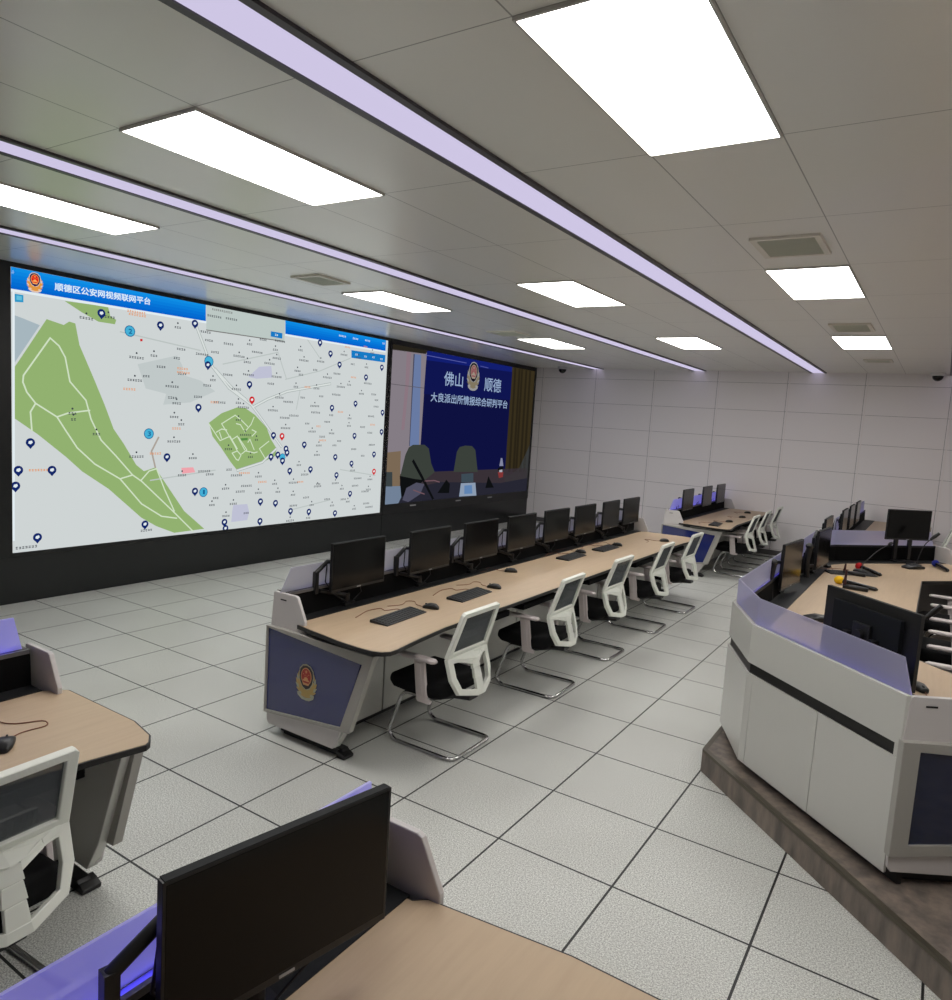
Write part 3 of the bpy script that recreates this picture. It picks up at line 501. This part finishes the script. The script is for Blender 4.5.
def desk(X, Y0, Y1, lb, group, doors, trays=(), chamfer=False, ends=(True, True), led='led_soft', emblem=True):
    glass = 'frosted_glass' if led == 'led_soft' else 'frosted_glass_glow'
    t = thing('control_desk', (X + .46, (Y0 + Y1) / 2, 0), lb, 'desk', group, world=True)
    T, HH = .75, .92
    path = [(X, Y0 + .045), (X, Y1 - .045)]
    sweep_part(t, 'rear_upper_panel', rect(0, .02, .69, HH - .001), path, 'panel_white')
    sweep_part(t, 'rear_strip', rect(.012, .02, .64, .69), path, 'edge_black')
    n = max(2, int(round((Y1 - Y0) / .62)))
    for i in range(n):
        a = Y0 + .05 + (Y1 - Y0 - .1) * i / n; c = Y0 + .05 + (Y1 - Y0 - .1) * (i + 1) / n - .004
        b = MB(); b.box(X, X + .018, a, c, .066, .64, 'panel_white'); b.build('rear_door', t)
    b = MB(); b.sweep(rect(.02, .086, HH - .022, HH - .004), path, 'ledge_grey'); b.sweep(rect(.100, .114, HH - .022, HH - .004), path, 'ledge_grey'); b.sweep(rect(.084, .102, HH - .024, HH - .021), path, 'ledge_grey'); b.build('ledge', t)
    sweep_part(t, 'riser', [(.104, HH - .022), (.113, HH - .022), (.120, T + .004), (.111, T + .004)], path, 'tray_black')
    sweep_part(t, 'cable_shelf', rect(.03, .215, T - .02, T + .004), path, 'shelf_black')
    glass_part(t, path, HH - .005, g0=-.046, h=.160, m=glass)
    b = MB(); b.box(X + .088, X + .098, Y0 + .10, Y1 - .10, HH - .0205, HH - .0165, led); l = b.build('led_line', t)
    # worktop
    if chamfer: far = [(3.35, Y1 - .55), (3.39, Y1 - .25), (3.425, Y1 - .055), (3.41, Y1 - .03), (3.36, Y1 + .005), (3.20, Y1 + .04), (2.70, Y1 + .04), (2.66, Y1 + .01)]
    else: far = [(3.345, Y1 - .55), (3.38, Y1 - .15), (3.385, Y1 - .05), (3.365, Y1 + .01), (3.32, Y1 + .03), (3.09, Y1 + .03), (2.68, Y1 - .02), (2.65, Y1 - .05)]
    near = [(2.645, Y0 + .02), (2.66, Y0 - .005), (2.80, Y0 - .03), (3.05, Y0 - .065), (3.20, Y0 - .075), (3.31, Y0 - .07), (3.365, Y0 - .045), (3.395, Y0 - .005), (3.395, Y0 + .06), (3.365, Y0 + .3), (3.34, Y0 + .6)]
    out = [(x - 2.42 + X, y) for x, y in ([(2.625, Y0 + .05)] + near + far + [(2.625, Y1 - .05)])]
    cx = X + .55; cy = (Y0 + Y1) / 2
    def inset(pts, d):
        r = []; n = len(pts)
        for i in range(n):
            a, p, c = Vector(pts[i - 1]), Vector(pts[i]), Vector(pts[(i + 1) % n])
            u, v = unit(p - a), unit(c - p); n1, n2 = Vector((-u.y, u.x)), Vector((-v.y, v.x)); mm = (n1 + n2) / max(.4, (1 + n1.dot(n2))); r.append(tuple(p + mm * d))
        return r
    b = MB(); b.prism(out, 'z', T - .025, T - .002, 'edge_black'); b.prism(inset(out, .007), 'z', T - .003, T, 'desk_wood'); b.build('worktop', t)
    # front doors
    ds = [Y0 + .05] + list(doors) + [Y1 - .05]
    for a, c in zip(ds, ds[1:]):
        b = MB(); b.box(X + .39, X + .41, a + .008, c - .008, .055, .712, 'panel_white'); b.build('cabinet_door', t)
    b = MB(); b.box(X + .05, X + .36, Y0 + .07, Y1 - .07, 0, .055, 'edge_black'); b.box(X + .05, X + .385, Y0 + .06, Y1 - .06, .055, .70, 'edge_black'); b.build('carcass', t)
    for y in trays:
        b = MB(); b.box(X + .60, X + .90, y - .27, y + .27, .655, .70, 'tray_black'); b.box(X + .43, X + .60, y - .25, y - .22, .69, .72, 'tray_black'); b.box(X + .43, X + .60, y + .22, y + .25, .69, .72, 'tray_black')
        b.box(X + .60, X + .88, y - .24, y - .21, .695, .722, 'tray_black'); b.box(X + .60, X + .88, y + .21, y + .24, .695, .722, 'tray_black'); b.build('keyboard_tray', t, bevel=.004)
    if ends[0]: end_assembly(t, X, Y0, -1, emblem=emblem)
    if ends[1]: end_assembly(t, X, Y1, 1, emblem=emblem)
    return t
G = 'straight control desks with frosted screens'
desk(2.42, .08, 6.12, 'long control desk in the room centre with eight monitors and a blue emblem end', G, (.72, 1.62, 2.52, 3.42, 4.32, 5.22), trays=(1.25, 2.0, 3.2, 4.35, 5.45))
desk(2.455, 7.50, 10.60, 'short control desk against the back wall with three monitors and blue end board', G, (8.1, 9.0, 9.8), trays=(8.2, 9.1, 10.0), emblem=False, led='led_violet')
desk(2.42, -4.8, -1.35, 'control desk cut off at the left edge with one corded mouse on it', G, (-3.9, -3.0, -2.1), trays=(-1.85, -2.8, -3.8), chamfer=True, led='led_violet')
desk(4.535, -4.8, -1.43, 'control desk at the very bottom of the picture under the dark monitor', G, (-3.9, -3.0, -2.1), trays=(-2.0, -3.2), led='led_violet')

# platform and curved console
PZ = .14
pp = [(4.80, 1.41), (5.60, .61), (6.9, -.69), (XR - .01, -.69), (XR - .01, YB - .015), (4.80, YB - .015)]
t = thing('platform', (6.9, 5, 0), 'low wood-faced platform step carrying the angular white console', 'platform', world=True)
b = MB(); b.prism(pp, 'z', 0, PZ - .014, 'platform_wood'); b.build('step_body', t)
ip = [(4.83, 1.425), (5.61, .65), (6.91, -.66), (XR - .01, -.66), (XR - .01, YB - .015), (4.83, YB - .015)]
b = MB(); b.prism(ip, 'z', PZ - .0145, PZ, 'platform_wood'); b.build('step_top', t)
b = MB(); pth = [(4.80, YB - .015), (4.80, 1.41), (5.60, .61), (6.9, -.69)]
b.sweep([(0, PZ - .02), (0, PZ + .002), (-.03, PZ + .002), (-.03, PZ - .0145), (-.006, PZ - .02)], pth, 'platform_trim'); b.build('edge_trim', t)

def console(name, path, lb, T, HH, e0, e1, wood, splits, woodfn=None, led=True):
    xs = [p[0] for p in path]; ys = [p[1] for p in path]
    t = thing(name, (sum(xs) / len(xs), sum(ys) / len(ys), PZ), lb, 'desk', world=True)
    sweep_part(t, 'upper_fascia', rect(0, .022, HH - .225, HH), path, 'panel_white', e0, e1, bevel=.003)
    sweep_part(t, 'dark_strip', rect(.014, .03, HH - .285, HH - .22), path, 'edge_black', e0, e1)
    sweep_part(t, 'toe_recess', rect(.06, .08, PZ, PZ + .055), path, 'edge_black', e0, e1)
    # lower doors per run
    P = [Vector(p) for p in path]; k = 0
    sweep_part(t, 'lower_body', rect(.012, .03, PZ + .05, HH - .28), path, 'edge_black', e0, e1)
    nr = []
    for a, c in zip(P, P[1:]): q = unit(c - a); nr.append(Vector((q.y, -q.x)))
    for i, (a, c) in enumerate(zip(P, P[1:])):
        fr = [0] + list(splits[i]) + [1]
        for f0, f1 in zip(fr, fr[1:]):
            g = .002 / (c - a).length
            p0 = a.lerp(c, f0 + (g if f0 > 0 else 0)); p1 = a.lerp(c, f1 - (g if f1 < 1 else 0))
            b = MB(); b.sweep(rect(-.001, .014, PZ + .05, HH - .285), [tuple(p0), tuple(p1)], 'panel_white'); b.build('lower_door', t)
    b = MB(); b.sweep(rect(.022, .034, HH - .024, HH - .003), path, 'panel_lilac', e0, e1); b.sweep(rect(.048, .056, HH - .024, HH - .003), path, 'shelf_black', e0, e1); b.sweep(rect(.032, .054, HH - .028, HH - .0235), path, 'panel_lilac', e0, e1); b.build('ledge', t)
    sweep_part(t, 'riser', [(.046, HH - .024), (.054, HH - .024), (.060, T + .004), (.052, T + .004)], path, 'tray_black', e0, e1)
    sweep_part(t, 'cable_shelf', rect(.03, .205, T - .02, T + .004), path, 'shelf_black', e0, e1)
    glass_part(t, path, HH - .005, .06, .06, g0=.0, d=.023, lean=.0, h=.155, m='frosted_glass_clear')
    if len(path) > 2:
        sweep_part(t, 'led_line', rect(.037, .049, HH - .0232, HH - .019), path[:2], 'led_violet', e0, None)
        sweep_part(t, 'led_line', rect(.037, .049, HH - .0232, HH - .019), path[1:], 'led_mid', None, e1)
    else: sweep_part(t, 'led_line', rect(.037, .049, HH - .0232, HH - .019), path, 'led_mid', e0, e1)
    b = MB(); b.sweep(rect(.205, wood, T - .03, T - .002), path, 'edge_black', e0, e1); b.sweep(rect(.206, wood - .008, T - .003, T), path, 'desk_wood', e0, e1); b.build('worktop', t)
    sweep_part(t, 'inner_panel', rect(.42, .44, PZ, T - .03), path, 'ledge_grey', e0, e1)
    return t
T2, H2 = .83, 1.0
cpath = [(5.82, .578), (5.03, 1.30), (4.80, 1.80), (4.80, 5.12), (4.95, 5.42), (5.84, 6.47)]
E0 = (math.cos(.56), math.sin(.56))
t = console('curved_console', cpath, 'angular white console on the platform with frosted violet-lit screen', T2, H2, E0, None, 1.0, [(.46, .95), (), (.2, .4, .6, .8), (), (.5,)])
# near end panel, turned to the end direction
def fr_near(v):
    u = v[0]; w = v[1]
    return (5.84 + E0[0] * u - E0[1] * w * -1, .56 + E0[1] * u + E0[0] * w, v[2])
def fr_near(v):
    u, w, z = v; return (5.82 + E0[0] * u - E0[1] * w, .578 + E0[1] * u + E0[0] * w, z)
end_assembly(t, 0, -.005, -1, dz=.08, emblem=False, frame=fr_near, dark=True, low=PZ)
dv = Vector((.93, 1.10)).normalized()
def fr_far(v):
    u, w, z = v; return (5.84 + dv.y * u + dv.x * w, 6.47 - dv.x * u + dv.y * w, z)
end_assembly(t, 0, .005, 1, dz=.08, emblem=False, frame=fr_far, dark=True, low=PZ)
t = console('rear_console', [(4.80, 6.60), (4.80, 10.45)], 'white console at the back of the platform with three monitors', T2, H2, None, None, 1.0, [(.2, .4, .6, .8)])

# ------------------------------------------------------------------ chairs (face -x, back towards +x)
def make_chair():
    t = thing('office_chair', (0, 0, 0), '', 'chair', 'white-framed mesh chairs on chrome runners')
    b = MB(); b.loft([(-.245, .19, .395, .42, .02), (-.235, .215, .372, .436, .03), (-.20, .232, .355, .452, .035), (-.08, .24, .352, .448, .035), (.08, .235, .352, .450, .035), (.15, .225, .355, .462, .035), (.185, .20, .375, .455, .03)], 'fabric_black'); b.build('seat', t)
    b = MB(); b.loft([(-.16, .17, .333, .356, .008), (.08, .17, .325, .356, .01), (.16, .07, .328, .356, .01), (.262, .05, .335, .36, .008)], 'black_plastic', smooth=False); b.build('seat_pan', t)
    E = Vector((.185, 0, .62)); TT = Vector((.280, 0, .918)); B = Vector((.255, 0, .395))
    def up(p, n): d = unit(TT - E); nn = Vector((d.z, 0, -d.x)); q = E + d * p[1] + nn * n; return (q.x, p[0], q.z)
    def dn(p, n): d = unit(B - E); nn = Vector((-d.z, 0, d.x)); q = E + d * p[1] + nn * n; return (q.x, p[0], q.z)
    L1 = (TT - E).length; L2 = (B - E).length
    def bulge(v):   # lower frame and bracket bow out behind the sitter
        return dn((v[0], v[1]), v[2] + .055 * max(0, 1 - abs(v[0]) / .20) * min(1, v[1] / .05 + .3))
    b = MB()
    b.ring([(-.222, 0), (-.203, L1 - .015), (-.188, L1), (.188, L1), (.203, L1 - .015), (.222, 0)], [(-.178, .035), (-.163, L1 - .032), (-.158, L1 - .032), (.158, L1 - .032), (.163, L1 - .032), (.178, .035)], up, -.014, .014, 'chair_white')
    b.ring([(-.222, 0), (0, 0), (.222, 0), (.218, .13), (.178, L2 - .01), (.04, L2 + .03), (-.04, L2 + .03), (-.178, L2 - .01), (-.218, .13)], [(-.175, .035), (0, .045), (.175, .035), (.174, .12), (.148, L2 - .04), (.035, L2 - .008), (-.035, L2 - .008), (-.148, L2 - .04), (-.174, .12)], lambda p, n: bulge((p[0], p[1], n)), -.014, .014, 'chair_white')
    b.build('back_frame', t, bevel=.004)
    b = MB()
    for t0, t1 in ((.045, .10), (.10, .16), (.16, L2 + .01)): b.prism([(-.034, t0), (.034, t0), (.040, t1), (-.040, t1)], 'z', -.006, .014, 'chair_white', bulge)
    for q in (-1, 1):
        for y0, y1 in ((.20, .12), (.12, .032)):
            f0, f1 = (.20 - y0) / .168, (.20 - y1) / .168
            b.prism([(q * y0, -.012 + .055 * f0), (q * y1, -.012 + .055 * f1), (q * y1, .012 + .062 * f1), (q * y0, .012 + .062 * f0)][::q], 'z', -.006, .014, 'chair_white', bulge)
    b.build('back_bracket', t, bevel=.003)
    b = MB(); b.prism([(-.18, .03), (.18, .03), (.167, L1 - .033), (-.167, L1 - .033)], 'z', -.004, .0, 'mesh_grey', lambda v: up((v[0], v[1]), v[2])); b.build('mesh_panel', t)
    b = MB()
    b.prism([(-.12, -.05), (.12, -.05), (.12, -.04), (-.12, -.04)], 'z', -.03, -.018, 'chair_white', lambda v: up((v[0], v[1]), v[2]))
    b.prism([(-.12, .085), (.12, .085), (.12, .095), (-.12, .095)], 'z', -.03, -.018, 'chair_white', lambda v: up((v[0], v[1]), v[2]))
    for i in range(13):
        y = -.12 + i * .0193; b.prism([(y, -.05), (y + .009, -.05), (y + .009, .095), (y, .095)], 'z', -.028, -.02, 'chair_white', lambda v: up((v[0], v[1]), v[2]))
    b.build('lumbar_support', t)
    for s in (-1, 1):
        b = MB(); y = s * .235
        b.loft([(-.175, .018, .586, .600, .006, y), (-.16, .028, .583, .606, .01, y), (.0, .032, .582, .608, .01, y), (.105, .03, .583, .606, .01, y), (.125, .018, .586, .600, .006, y)], 'arm_white'); ar = b.build('armrest', t)
        b = MB()
        def post(pts, a, c): b.prism(pts, 'y', a, c, 'arm_white')
        post([(-.035, .585), (.04, .585), (.075, .355), (.105, .345), (.10, .325), (.012, .325), (.0, .335)], y - .012, y + .012)
        post([(-.018, .57), (.018, .57), (.05, .365), (.026, .365)], y - .016, y + .016); b.build('post', ar, bevel=.004)
    b = MB(); r = .0125
    pts = [(-.02, -.20, .345), (-.135, -.205, .345), (-.232, -.21, .06), (-.185, -.212, r), (.272, -.215, r), (.272, .215, r), (-.185, .212, r), (-.232, .21, .06), (-.135, .205, .345), (-.02, .20, .345)]
    b.tube(fillet(pts, .06), r, 'chrome', 10)
    b.build('sled_base', t)
    return t
ch = make_chair()
spots = [(3.30, .71, 0, 0, 'white-framed mesh chair at the emblem end of the long desk'),
         (3.30, 2.02, 0, .02, 'white-framed mesh chair second from the emblem end of the long desk'),
         (3.27, 3.15, 0, -.02, 'white-framed mesh chair in the middle of the row along the long desk'),
         (3.29, 4.30, 0, .02, 'white-framed mesh chair fourth along the long desk'),
         (3.29, 5.37, 0, -.01, 'white-framed mesh chair at the far end of the long desk'),
         (3.35, 8.21, 0, 0, 'white-framed mesh chair at the near end of the short back desk'),
         (3.35, 9.05, 0, .02, 'white-framed mesh chair in the middle of the short back desk'),
         (3.34, 10.07, 0, 0, 'white-framed mesh chair nearest the back wall at the short desk'),
         (3.315, -1.965, 0, .05, 'white-framed mesh chair cut off at the lower left corner'),
         (6.06, 2.48, PZ, 0, 'nearest chair inside the angular console, showing only its armrest'),
         (6.06, 3.43, PZ, 0, 'middle chair inside the angular console, mostly beyond the right edge'),
         (6.05, 4.50, PZ, .03, 'third chair inside the angular console, its armrests past the worktop edge'),
         (5.79, 8.62, PZ, 0, 'white-framed chair back at the right edge in front of the back wall')]
for i, (x, y, z, r, lb) in enumerate(spots):
    if i == 0: ch.location = (x, y, z); ch.rotation_euler = (0, 0, r); ch['label'] = lb
    else: dup(ch, (x, y, z), r, lb)

# ------------------------------------------------------------------ monitors (screen faces +x, origin on the shelf below the panel)
def make_monitor(zc, kind='arm', w=.522, h=.322, elbow=-1, tall=False):
    t = thing('monitor', (0, 0, 0), '', 'monitor', 'black flat monitors on the desks')
    z0, z1 = zc - h / 2, zc + h / 2
    b = MB(); b.box(-.022, 0, -w / 2, w / 2, z0, z1, 'monitor_dark'); b.box(-.045, -.02, -w * .36, w * .36, z0 + .04, z1 - .05, 'monitor_back'); b.box(-.023, -.0005, -w / 2 + .004, w / 2 - .004, z1, z1 + .002, 'monitor_back'); b.build('casing', t, bevel=.002)
    b = MB(); b.box(.0, .0012, -w / 2 + .007, w / 2 - .007, z0 + .018, z1 - .007, 'monitor_screen'); b.build('screen', t)
    b = MB(); b.box(.0, .0018, -.018, .018, z0 + .005, z0 + .011, 'logo_grey'); b.build('badge', t)
    b = MB(); b.box(-.062, -.044, -.055, .055, zc - .06, zc + .06, 'black_plastic'); b.tube([(-.06, 0, zc), (-.085, 0, zc)], .03, 'black_plastic', 14); b.build('mount_plate', t, bevel=.003)
    if kind == 'arm':
        ey = elbow * (w / 2 + .055)
        b = MB(); b.box(-.13, -.05, -.07, .03, 0, .02, 'black_plastic'); b.tube([(-.09, -.02, 0), (-.09, -.02, .075)], .024, 'black_plastic', 12); b.build('clamp', t)
        b = MB(); b.tube([(-.09, -.02, .06), (-.085, ey * .9, zc - .155)], [.016, .013], 'black_plastic', 8)
        b.build('lower_arm', t)
        b = MB(); b.box(-.102, -.073, ey - .014, ey + .014, zc - .17, zc - .025, 'black_plastic')
        if tall: b.box(-.11, -.06, ey - .03, ey + .03, .0, .02, 'black_plastic'); b.tube([(-.06, ey, .0), (-.068, ey - .01, zc * .6), (-.06, ey, zc + .03)], [.026, .024, .028], 'black_plastic', 10); b.ell((-.06, ey, zc + .04), (.035, .035, .03), 'black_plastic')
        b.tube([(-.0875, ey, zc - .035), (-.08, ey * .72, zc + .03), (-.082, 0, zc)], [.015, .015, .015], 'black_plastic', 8); b.build('upper_arm', t)
        b = MB(); b.tube([(-.08, ey * .72, zc + .01), (-.07, ey * .78, zc - .10), (-.075, ey * .5, zc - .2), (-.07, -.05, .03)], .004, 'cable_black', 6); b.tube([(-.06, .04, zc - .06), (-.065, .10, zc - .22), (-.07, .02, .02)], .004, 'cable_black', 6); b.build('cable', t)
    else:
        for s in (-1, 1):
            b = MB(); b.box(-.075, -.045, s * .085 - .018, s * .085 + .018, .01, zc, 'black_plastic'); b.build('post', t)
        b = MB(); b.box(-.13, .03, -.13, .13, 0, .014, 'black_plastic'); b.build('foot', t, bevel=.004)
    return t
ordn = ['nearest the emblem end', 'second from the emblem end', 'third from the emblem end', 'fourth from the emblem end', 'fifth from the emblem end', 'sixth from the emblem end', 'seventh from the emblem end', 'eighth and last, at the far end']
mon = make_monitor(1.045 - .754)
for i, y in enumerate((.39, 1.20, 1.925, 2.63, 3.355, 4.05, 4.78, 5.44)):
    lb = 'black monitor on the long desk, ' + ordn[i]; loc = (2.625, y + .265, .754)
    if i == 0: mon.location = loc; mon['label'] = lb
    else: dup(mon, loc, (0, .02, 0, 0, -.02, 0, .03, 0)[i], lb)
for y, lb in ((7.86, 'monitor on the short back desk, nearest its blue end board'), (8.93, 'monitor in the middle of the short back desk'), (9.80, 'monitor on the short back desk, closest to the back wall')):
    dup(mon, (2.62, y + .27, .754), 0, lb)
dup(mon, (4.823, -1.99, .76), -.18, 'large dark monitor cut off at the bottom centre of the picture')
def yawd(dx, dy): return math.atan2(-dx, dy)
m2 = make_monitor(1.078 - T2 - .004, h=.355, tall=True); m2.location = (4.93, 3.17, T2 + .004); m2.rotation_euler = (0, 0, yawd(.055, .54)); m2['label'] = 'slanted monitor on the console whose screen reflects something yellow'
dup(m2, (5.0, 4.40, T2 + .004), yawd(.04, .54), 'second monitor along the left side of the angular console, seen nearly edge-on')
m5 = make_monitor(1.15 - T2 - .004); m5.location = (4.955, 5.01, T2 + .004); m5['label'] = ('third monitor along the left side of the angular console, half hidden')
m6 = make_monitor(1.10 - T2 - .004, w=.50, h=.30); m6.location = (4.905, 6.98, T2 + .004); m6['label'] = ( 'monitor on the rear console, nearest the viewer')
dup(m6, (4.905, 7.80, T2 + .004), 0, 'middle monitor on the rear console')
dup(m6, (4.905, 8.62, T2 + .004), 0, 'monitor on the rear console, nearest the back wall')
m3 = make_monitor(1.118 - T2 - .004, 'stand', .60, .365); m3.location = (5.63, 1.065, T2 + .004); m3.rotation_euler = (0, 0, math.atan2(.73, .68)); m3['label'] = 'large monitor on the near console corner seen from behind'
m4 = make_monitor(1.235 - T2 - .004, 'stand'); m4.location = (5.61, 5.975, T2 + .004); m4.rotation_euler = (0, 0, math.atan2(-.73, .68)); m4['label'] = 'black monitor facing the viewer at the far side of the angular console'

# ------------------------------------------------------------------ keyboards, mice, microphones
def make_keyboard():
    t = thing('keyboard', (0, 0, 0), '', 'keyboard', 'black keyboards on the long desk')
    b = MB(); b.prism([(-.065, 0), (.075, 0), (.078, .008), (-.062, .020)], 'y', -.22, .22, 'black_plastic'); b.build('body', t, bevel=.003)
    b = MB()
    for r in range(5):
        for c in range(18):
            x = -.050 + r * .0235; y = -.205 + c * .0232; z = .0195 - (x + .062) * .086
            b.box(x, x + .019, y, y + .019, z - .003, z + .004, 'key_grey')
    b.build('keys', t)
    b = MB(); b.tube(fillet([(-.06, .12, .01), (-.12, .16, .003), (-.15, .05, .003), (-.21, .10, .003), (-.24, -.02, .003), (-.19, -.2, .003)], .04, 3), .0025, 'cable_rust', 5); b.build('cable', t)
    return t
kb = make_keyboard()
kl = ['keyboard with a rust-coloured cable nearest the emblem end of the long desk', 'second keyboard from the emblem end of the long desk', 'third keyboard on the long desk, beyond the lone mouse', 'farthest keyboard on the long desk']
for i, (x, y, r) in enumerate(((2.985, .645, .06), (2.985, 1.48, .05), (2.82, 3.58, .02), (2.86, 4.36, .0))):
    if i == 0: kb.location = (x, y, .75); kb.rotation_euler = (0, 0, r); kb['label'] = kl[0]
    else: dup(kb, (x, y, .75), r, kl[i])
k5 = dup(kb, (3.13, 7.84, .75), .1, 'keyboard at the near end of the short back desk')
dup(kb, (5.22, 4.66, T2), -1.0, 'keyboard beside the red microphone on the console')
def make_mouse():
    t = thing('mouse', (0, 0, 0), '', 'mouse', 'black computer mice on the desks')
    b = MB(); b.loft([(-.056, .018, .0, .014, .006), (-.045, .028, .0, .024, .012), (-.01, .032, .0, .036, .016), (.03, .031, .0, .034, .016), (.05, .022, .0, .020, .01), (.056, .012, .0, .012, .005)], 'black_plastic'); b.build('shell', t)
    b = MB(); b.tube([(-.036, -.003, .027), (-.036, .003, .027)], .007, 'key_grey', 10); b.build('wheel', t)
    b = MB(); b.tube(fillet([(-.055, 0, .006), (-.12, .03, .003), (-.16, .12, .003), (-.22, .10, .003), (-.20, -.02, .003), (-.28, -.10, .003)], .05, 3), .0022, 'cable_rust', 5); b.build('cable', t)
    return t
ms = make_mouse()
ml = [((3.005, .975, .75), .3, 'mouse beside the nearest keyboard on the long desk'), ((2.99, 1.83, .75), .2, 'mouse beside the second keyboard on the long desk'), ((2.77, 2.47, .75), .6, 'lone mouse lying between the second and third keyboards'),
      ((2.78, 3.90, .75), .1, 'mouse beside the third keyboard on the long desk'), ((2.87, 4.68, .75), .1, 'mouse beside the farthest keyboard on the long desk'), ((3.14, 5.50, .75), .8, 'mouse alone near the far corner of the long desk'),
      ((3.20, 8.37, .75), .8, 'nearest mouse on the short back desk'), ((3.20, 9.22, .75), .8, 'middle mouse on the short back desk'), ((3.10, 10.05, .75), .8, 'mouse on the short back desk nearest the wall'),
      ((3.07, -1.74, .75), -.6, 'black corded mouse on the desk at the left edge'), ((4.975, 4.87, T2 + .004), 2.6, 'mouse on the dark shelf below the half hidden console monitor'),
      ((5.86, 1.30, T2), 2.2, 'mouse at the lower right corner of the monitor seen from behind')]
for i, (loc, r, lb) in enumerate(ml):
    if i == 0: ms.location = loc; ms.rotation_euler = (0, 0, r); ms['label'] = lb
    else: dup(ms, loc, r, lb)
def handmic(col, x, y, ang, lb, L=.30):
    t = thing('microphone', (x, y, T2), lb, 'microphone', 'handheld microphones with coloured foam'); t.rotation_euler = (0, 0, ang)
    b = MB(); b.ell((0, 0, .036), (.042, .036, .036), col); b.build('foam_cover', t)
    b = MB(); b.tube([(.03, 0, .034), (.06, 0, .030), (L, 0, .018)], [.017, .023, .017], 'black_gloss', 12); b.tube([(L, 0, .018), (L + .02, 0, .018)], [.017, .008], 'black_gloss', 12); b.build('handle', t)
handmic('foam_red', 5.262, 5.00, -.86, 'handheld microphone with red foam lying on the console')
handmic('foam_yellow', 5.19, 4.02, -.28, 'handheld microphone with yellow foam lying on the console')
handmic('foam_blue', 5.89, 5.98, -1.2, 'handheld microphone with blue foam lying on the console')
def goose(x, y, pts, lb, z=T2, hl=.06):
    t = thing('gooseneck_microphone', (x, y, z), lb, 'microphone', 'gooseneck microphones on the console', world=True)
    b = MB(); b.loft([(x - .07, .05, z, z + .03, .01, y), (x, .055, z, z + .04, .015, y), (x + .07, .05, z, z + .018, .008, y)], 'black_plastic'); b.build('base', t)
    q = fillet(pts, .12, 5); b = MB(); b.tube(q[:-1] + [q[-1]], .0045, 'black_plastic', 6); b.build('gooseneck', t)
    a = Vector(pts[-1]); d = unit(a - Vector(pts[-2])); b = MB(); b.tube([a - d * hl, a - d * hl * .4, a + d * .01], [.012, .019, .015], 'black_plastic', 10); b.build('capsule', t)
goose(5.30, 4.80, [(5.30, 4.80, .86), (5.29, 4.95, .90), (5.38, 5.45, .99), (5.475, 5.78, 1.04)], 'long gooseneck microphone reaching towards the far console screen')
goose(5.70, 5.80, [(5.72, 5.80, .86), (5.74, 5.82, .95), (5.77, 5.84, 1.07), (5.88, 5.9, 1.185)], 'gooseneck microphone right of the monitor that faces the viewer', hl=.10)
goose(5.72, 2.25, [(5.72, 2.25, .86), (5.76, 2.25, .92), (5.86, 2.3, 1.01), (5.925, 2.3, 1.09)], 'gooseneck microphone sticking out behind the monitor seen from behind', hl=.11)
def phone(x, y, r, lb):
    t = thing('conference_unit', (x, y, T2), lb, 'conference unit'); t.rotation_euler = (0, 0, r)
    b = MB(); b.loft([(-.10, .05, 0, .022, .008), (-.02, .06, 0, .04, .014), (.10, .055, 0, .025, .01)], 'black_plastic'); b.build('body', t)
    b = MB(); b.box(.02, .08, -.03, .03, .030, .034, 'key_grey'); b.build('keypad', t)
phone(5.70, 5.62, .9, 'black desk unit on the console below the monitor facing the viewer')
phone(5.25, 2.45, .5, 'black box beside the monitor seen from behind on the console')
def stickmic(x, y, z1, lb):
    t = thing('antenna_radio', (x, y, T2), lb, 'radio')
    b = MB(); b.loft([(-.09, .028, 0, .03, .01), (0, .032, 0, .036, .012), (.10, .028, 0, .03, .01)], 'black_plastic'); b.build('body', t)
    b = MB(); b.tube([(-.08, 0, .02), (-.075, .0, z1)], [.014, .007], 'foam_dark', 8); b.build('antenna', t)
mat('foam_dark', (52, 16, 18), .7)
stickmic(5.25, 4.62, .10, 'black handheld radio with a dark red antenna beside the red microphone')
stickmic(5.33, 3.86, .16, 'black handheld radio with a dark red antenna beside the yellow microphone')

for o in bpy.data.objects:
    if '_w' in o: del o['_w']

# ------------------------------------------------------------------ camera and view
f, yaw, pitch, roll = 722.2884, -0.569, -0.11, 0.064
fw = Vector((math.sin(yaw) * math.cos(pitch), math.cos(yaw) * math.cos(pitch), math.sin(pitch)))
rt = Vector((math.cos(yaw), -math.sin(yaw), 0)); upv = rt.cross(fw)
c, s = math.cos(roll), math.sin(roll)
r2 = rt * c + upv * s; u2 = rt * -s + upv * c
cam = bpy.data.cameras.new('camera'); co = bpy.data.objects.new('camera', cam); COL.objects.link(co)
M = Matrix((r2, u2, -fw)).transposed().to_4x4(); M.translation = Vector((5.8377, -2.969, 2.0537)); co.matrix_world = M
cam.sensor_fit = 'HORIZONTAL'; cam.sensor_width = 36; cam.lens = f * 36 / 952; cam.clip_start = .05; cam.clip_end = 60
SC.camera = co
w = bpy.data.worlds.new('world'); w.use_nodes = True; w.node_tree.nodes['Background'].inputs[0].default_value = (.02, .02, .02, 1); SC.world = w
SC.view_settings.view_transform = 'Standard'; SC.view_settings.look = 'None'; SC.view_settings.exposure = 0; SC.view_settings.gamma = 1
SC.view_settings.use_curve_mapping = False
SC.cycles.max_bounces = 8; SC.cycles.diffuse_bounces = 4; SC.cycles.glossy_bounces = 4; SC.cycles.transmission_bounces = 6; SC.cycles.transparent_max_bounces = 8
SC.cycles.sample_clamp_indirect = 6; SC.cycles.caustics_reflective = False; SC.cycles.caustics_refractive = False
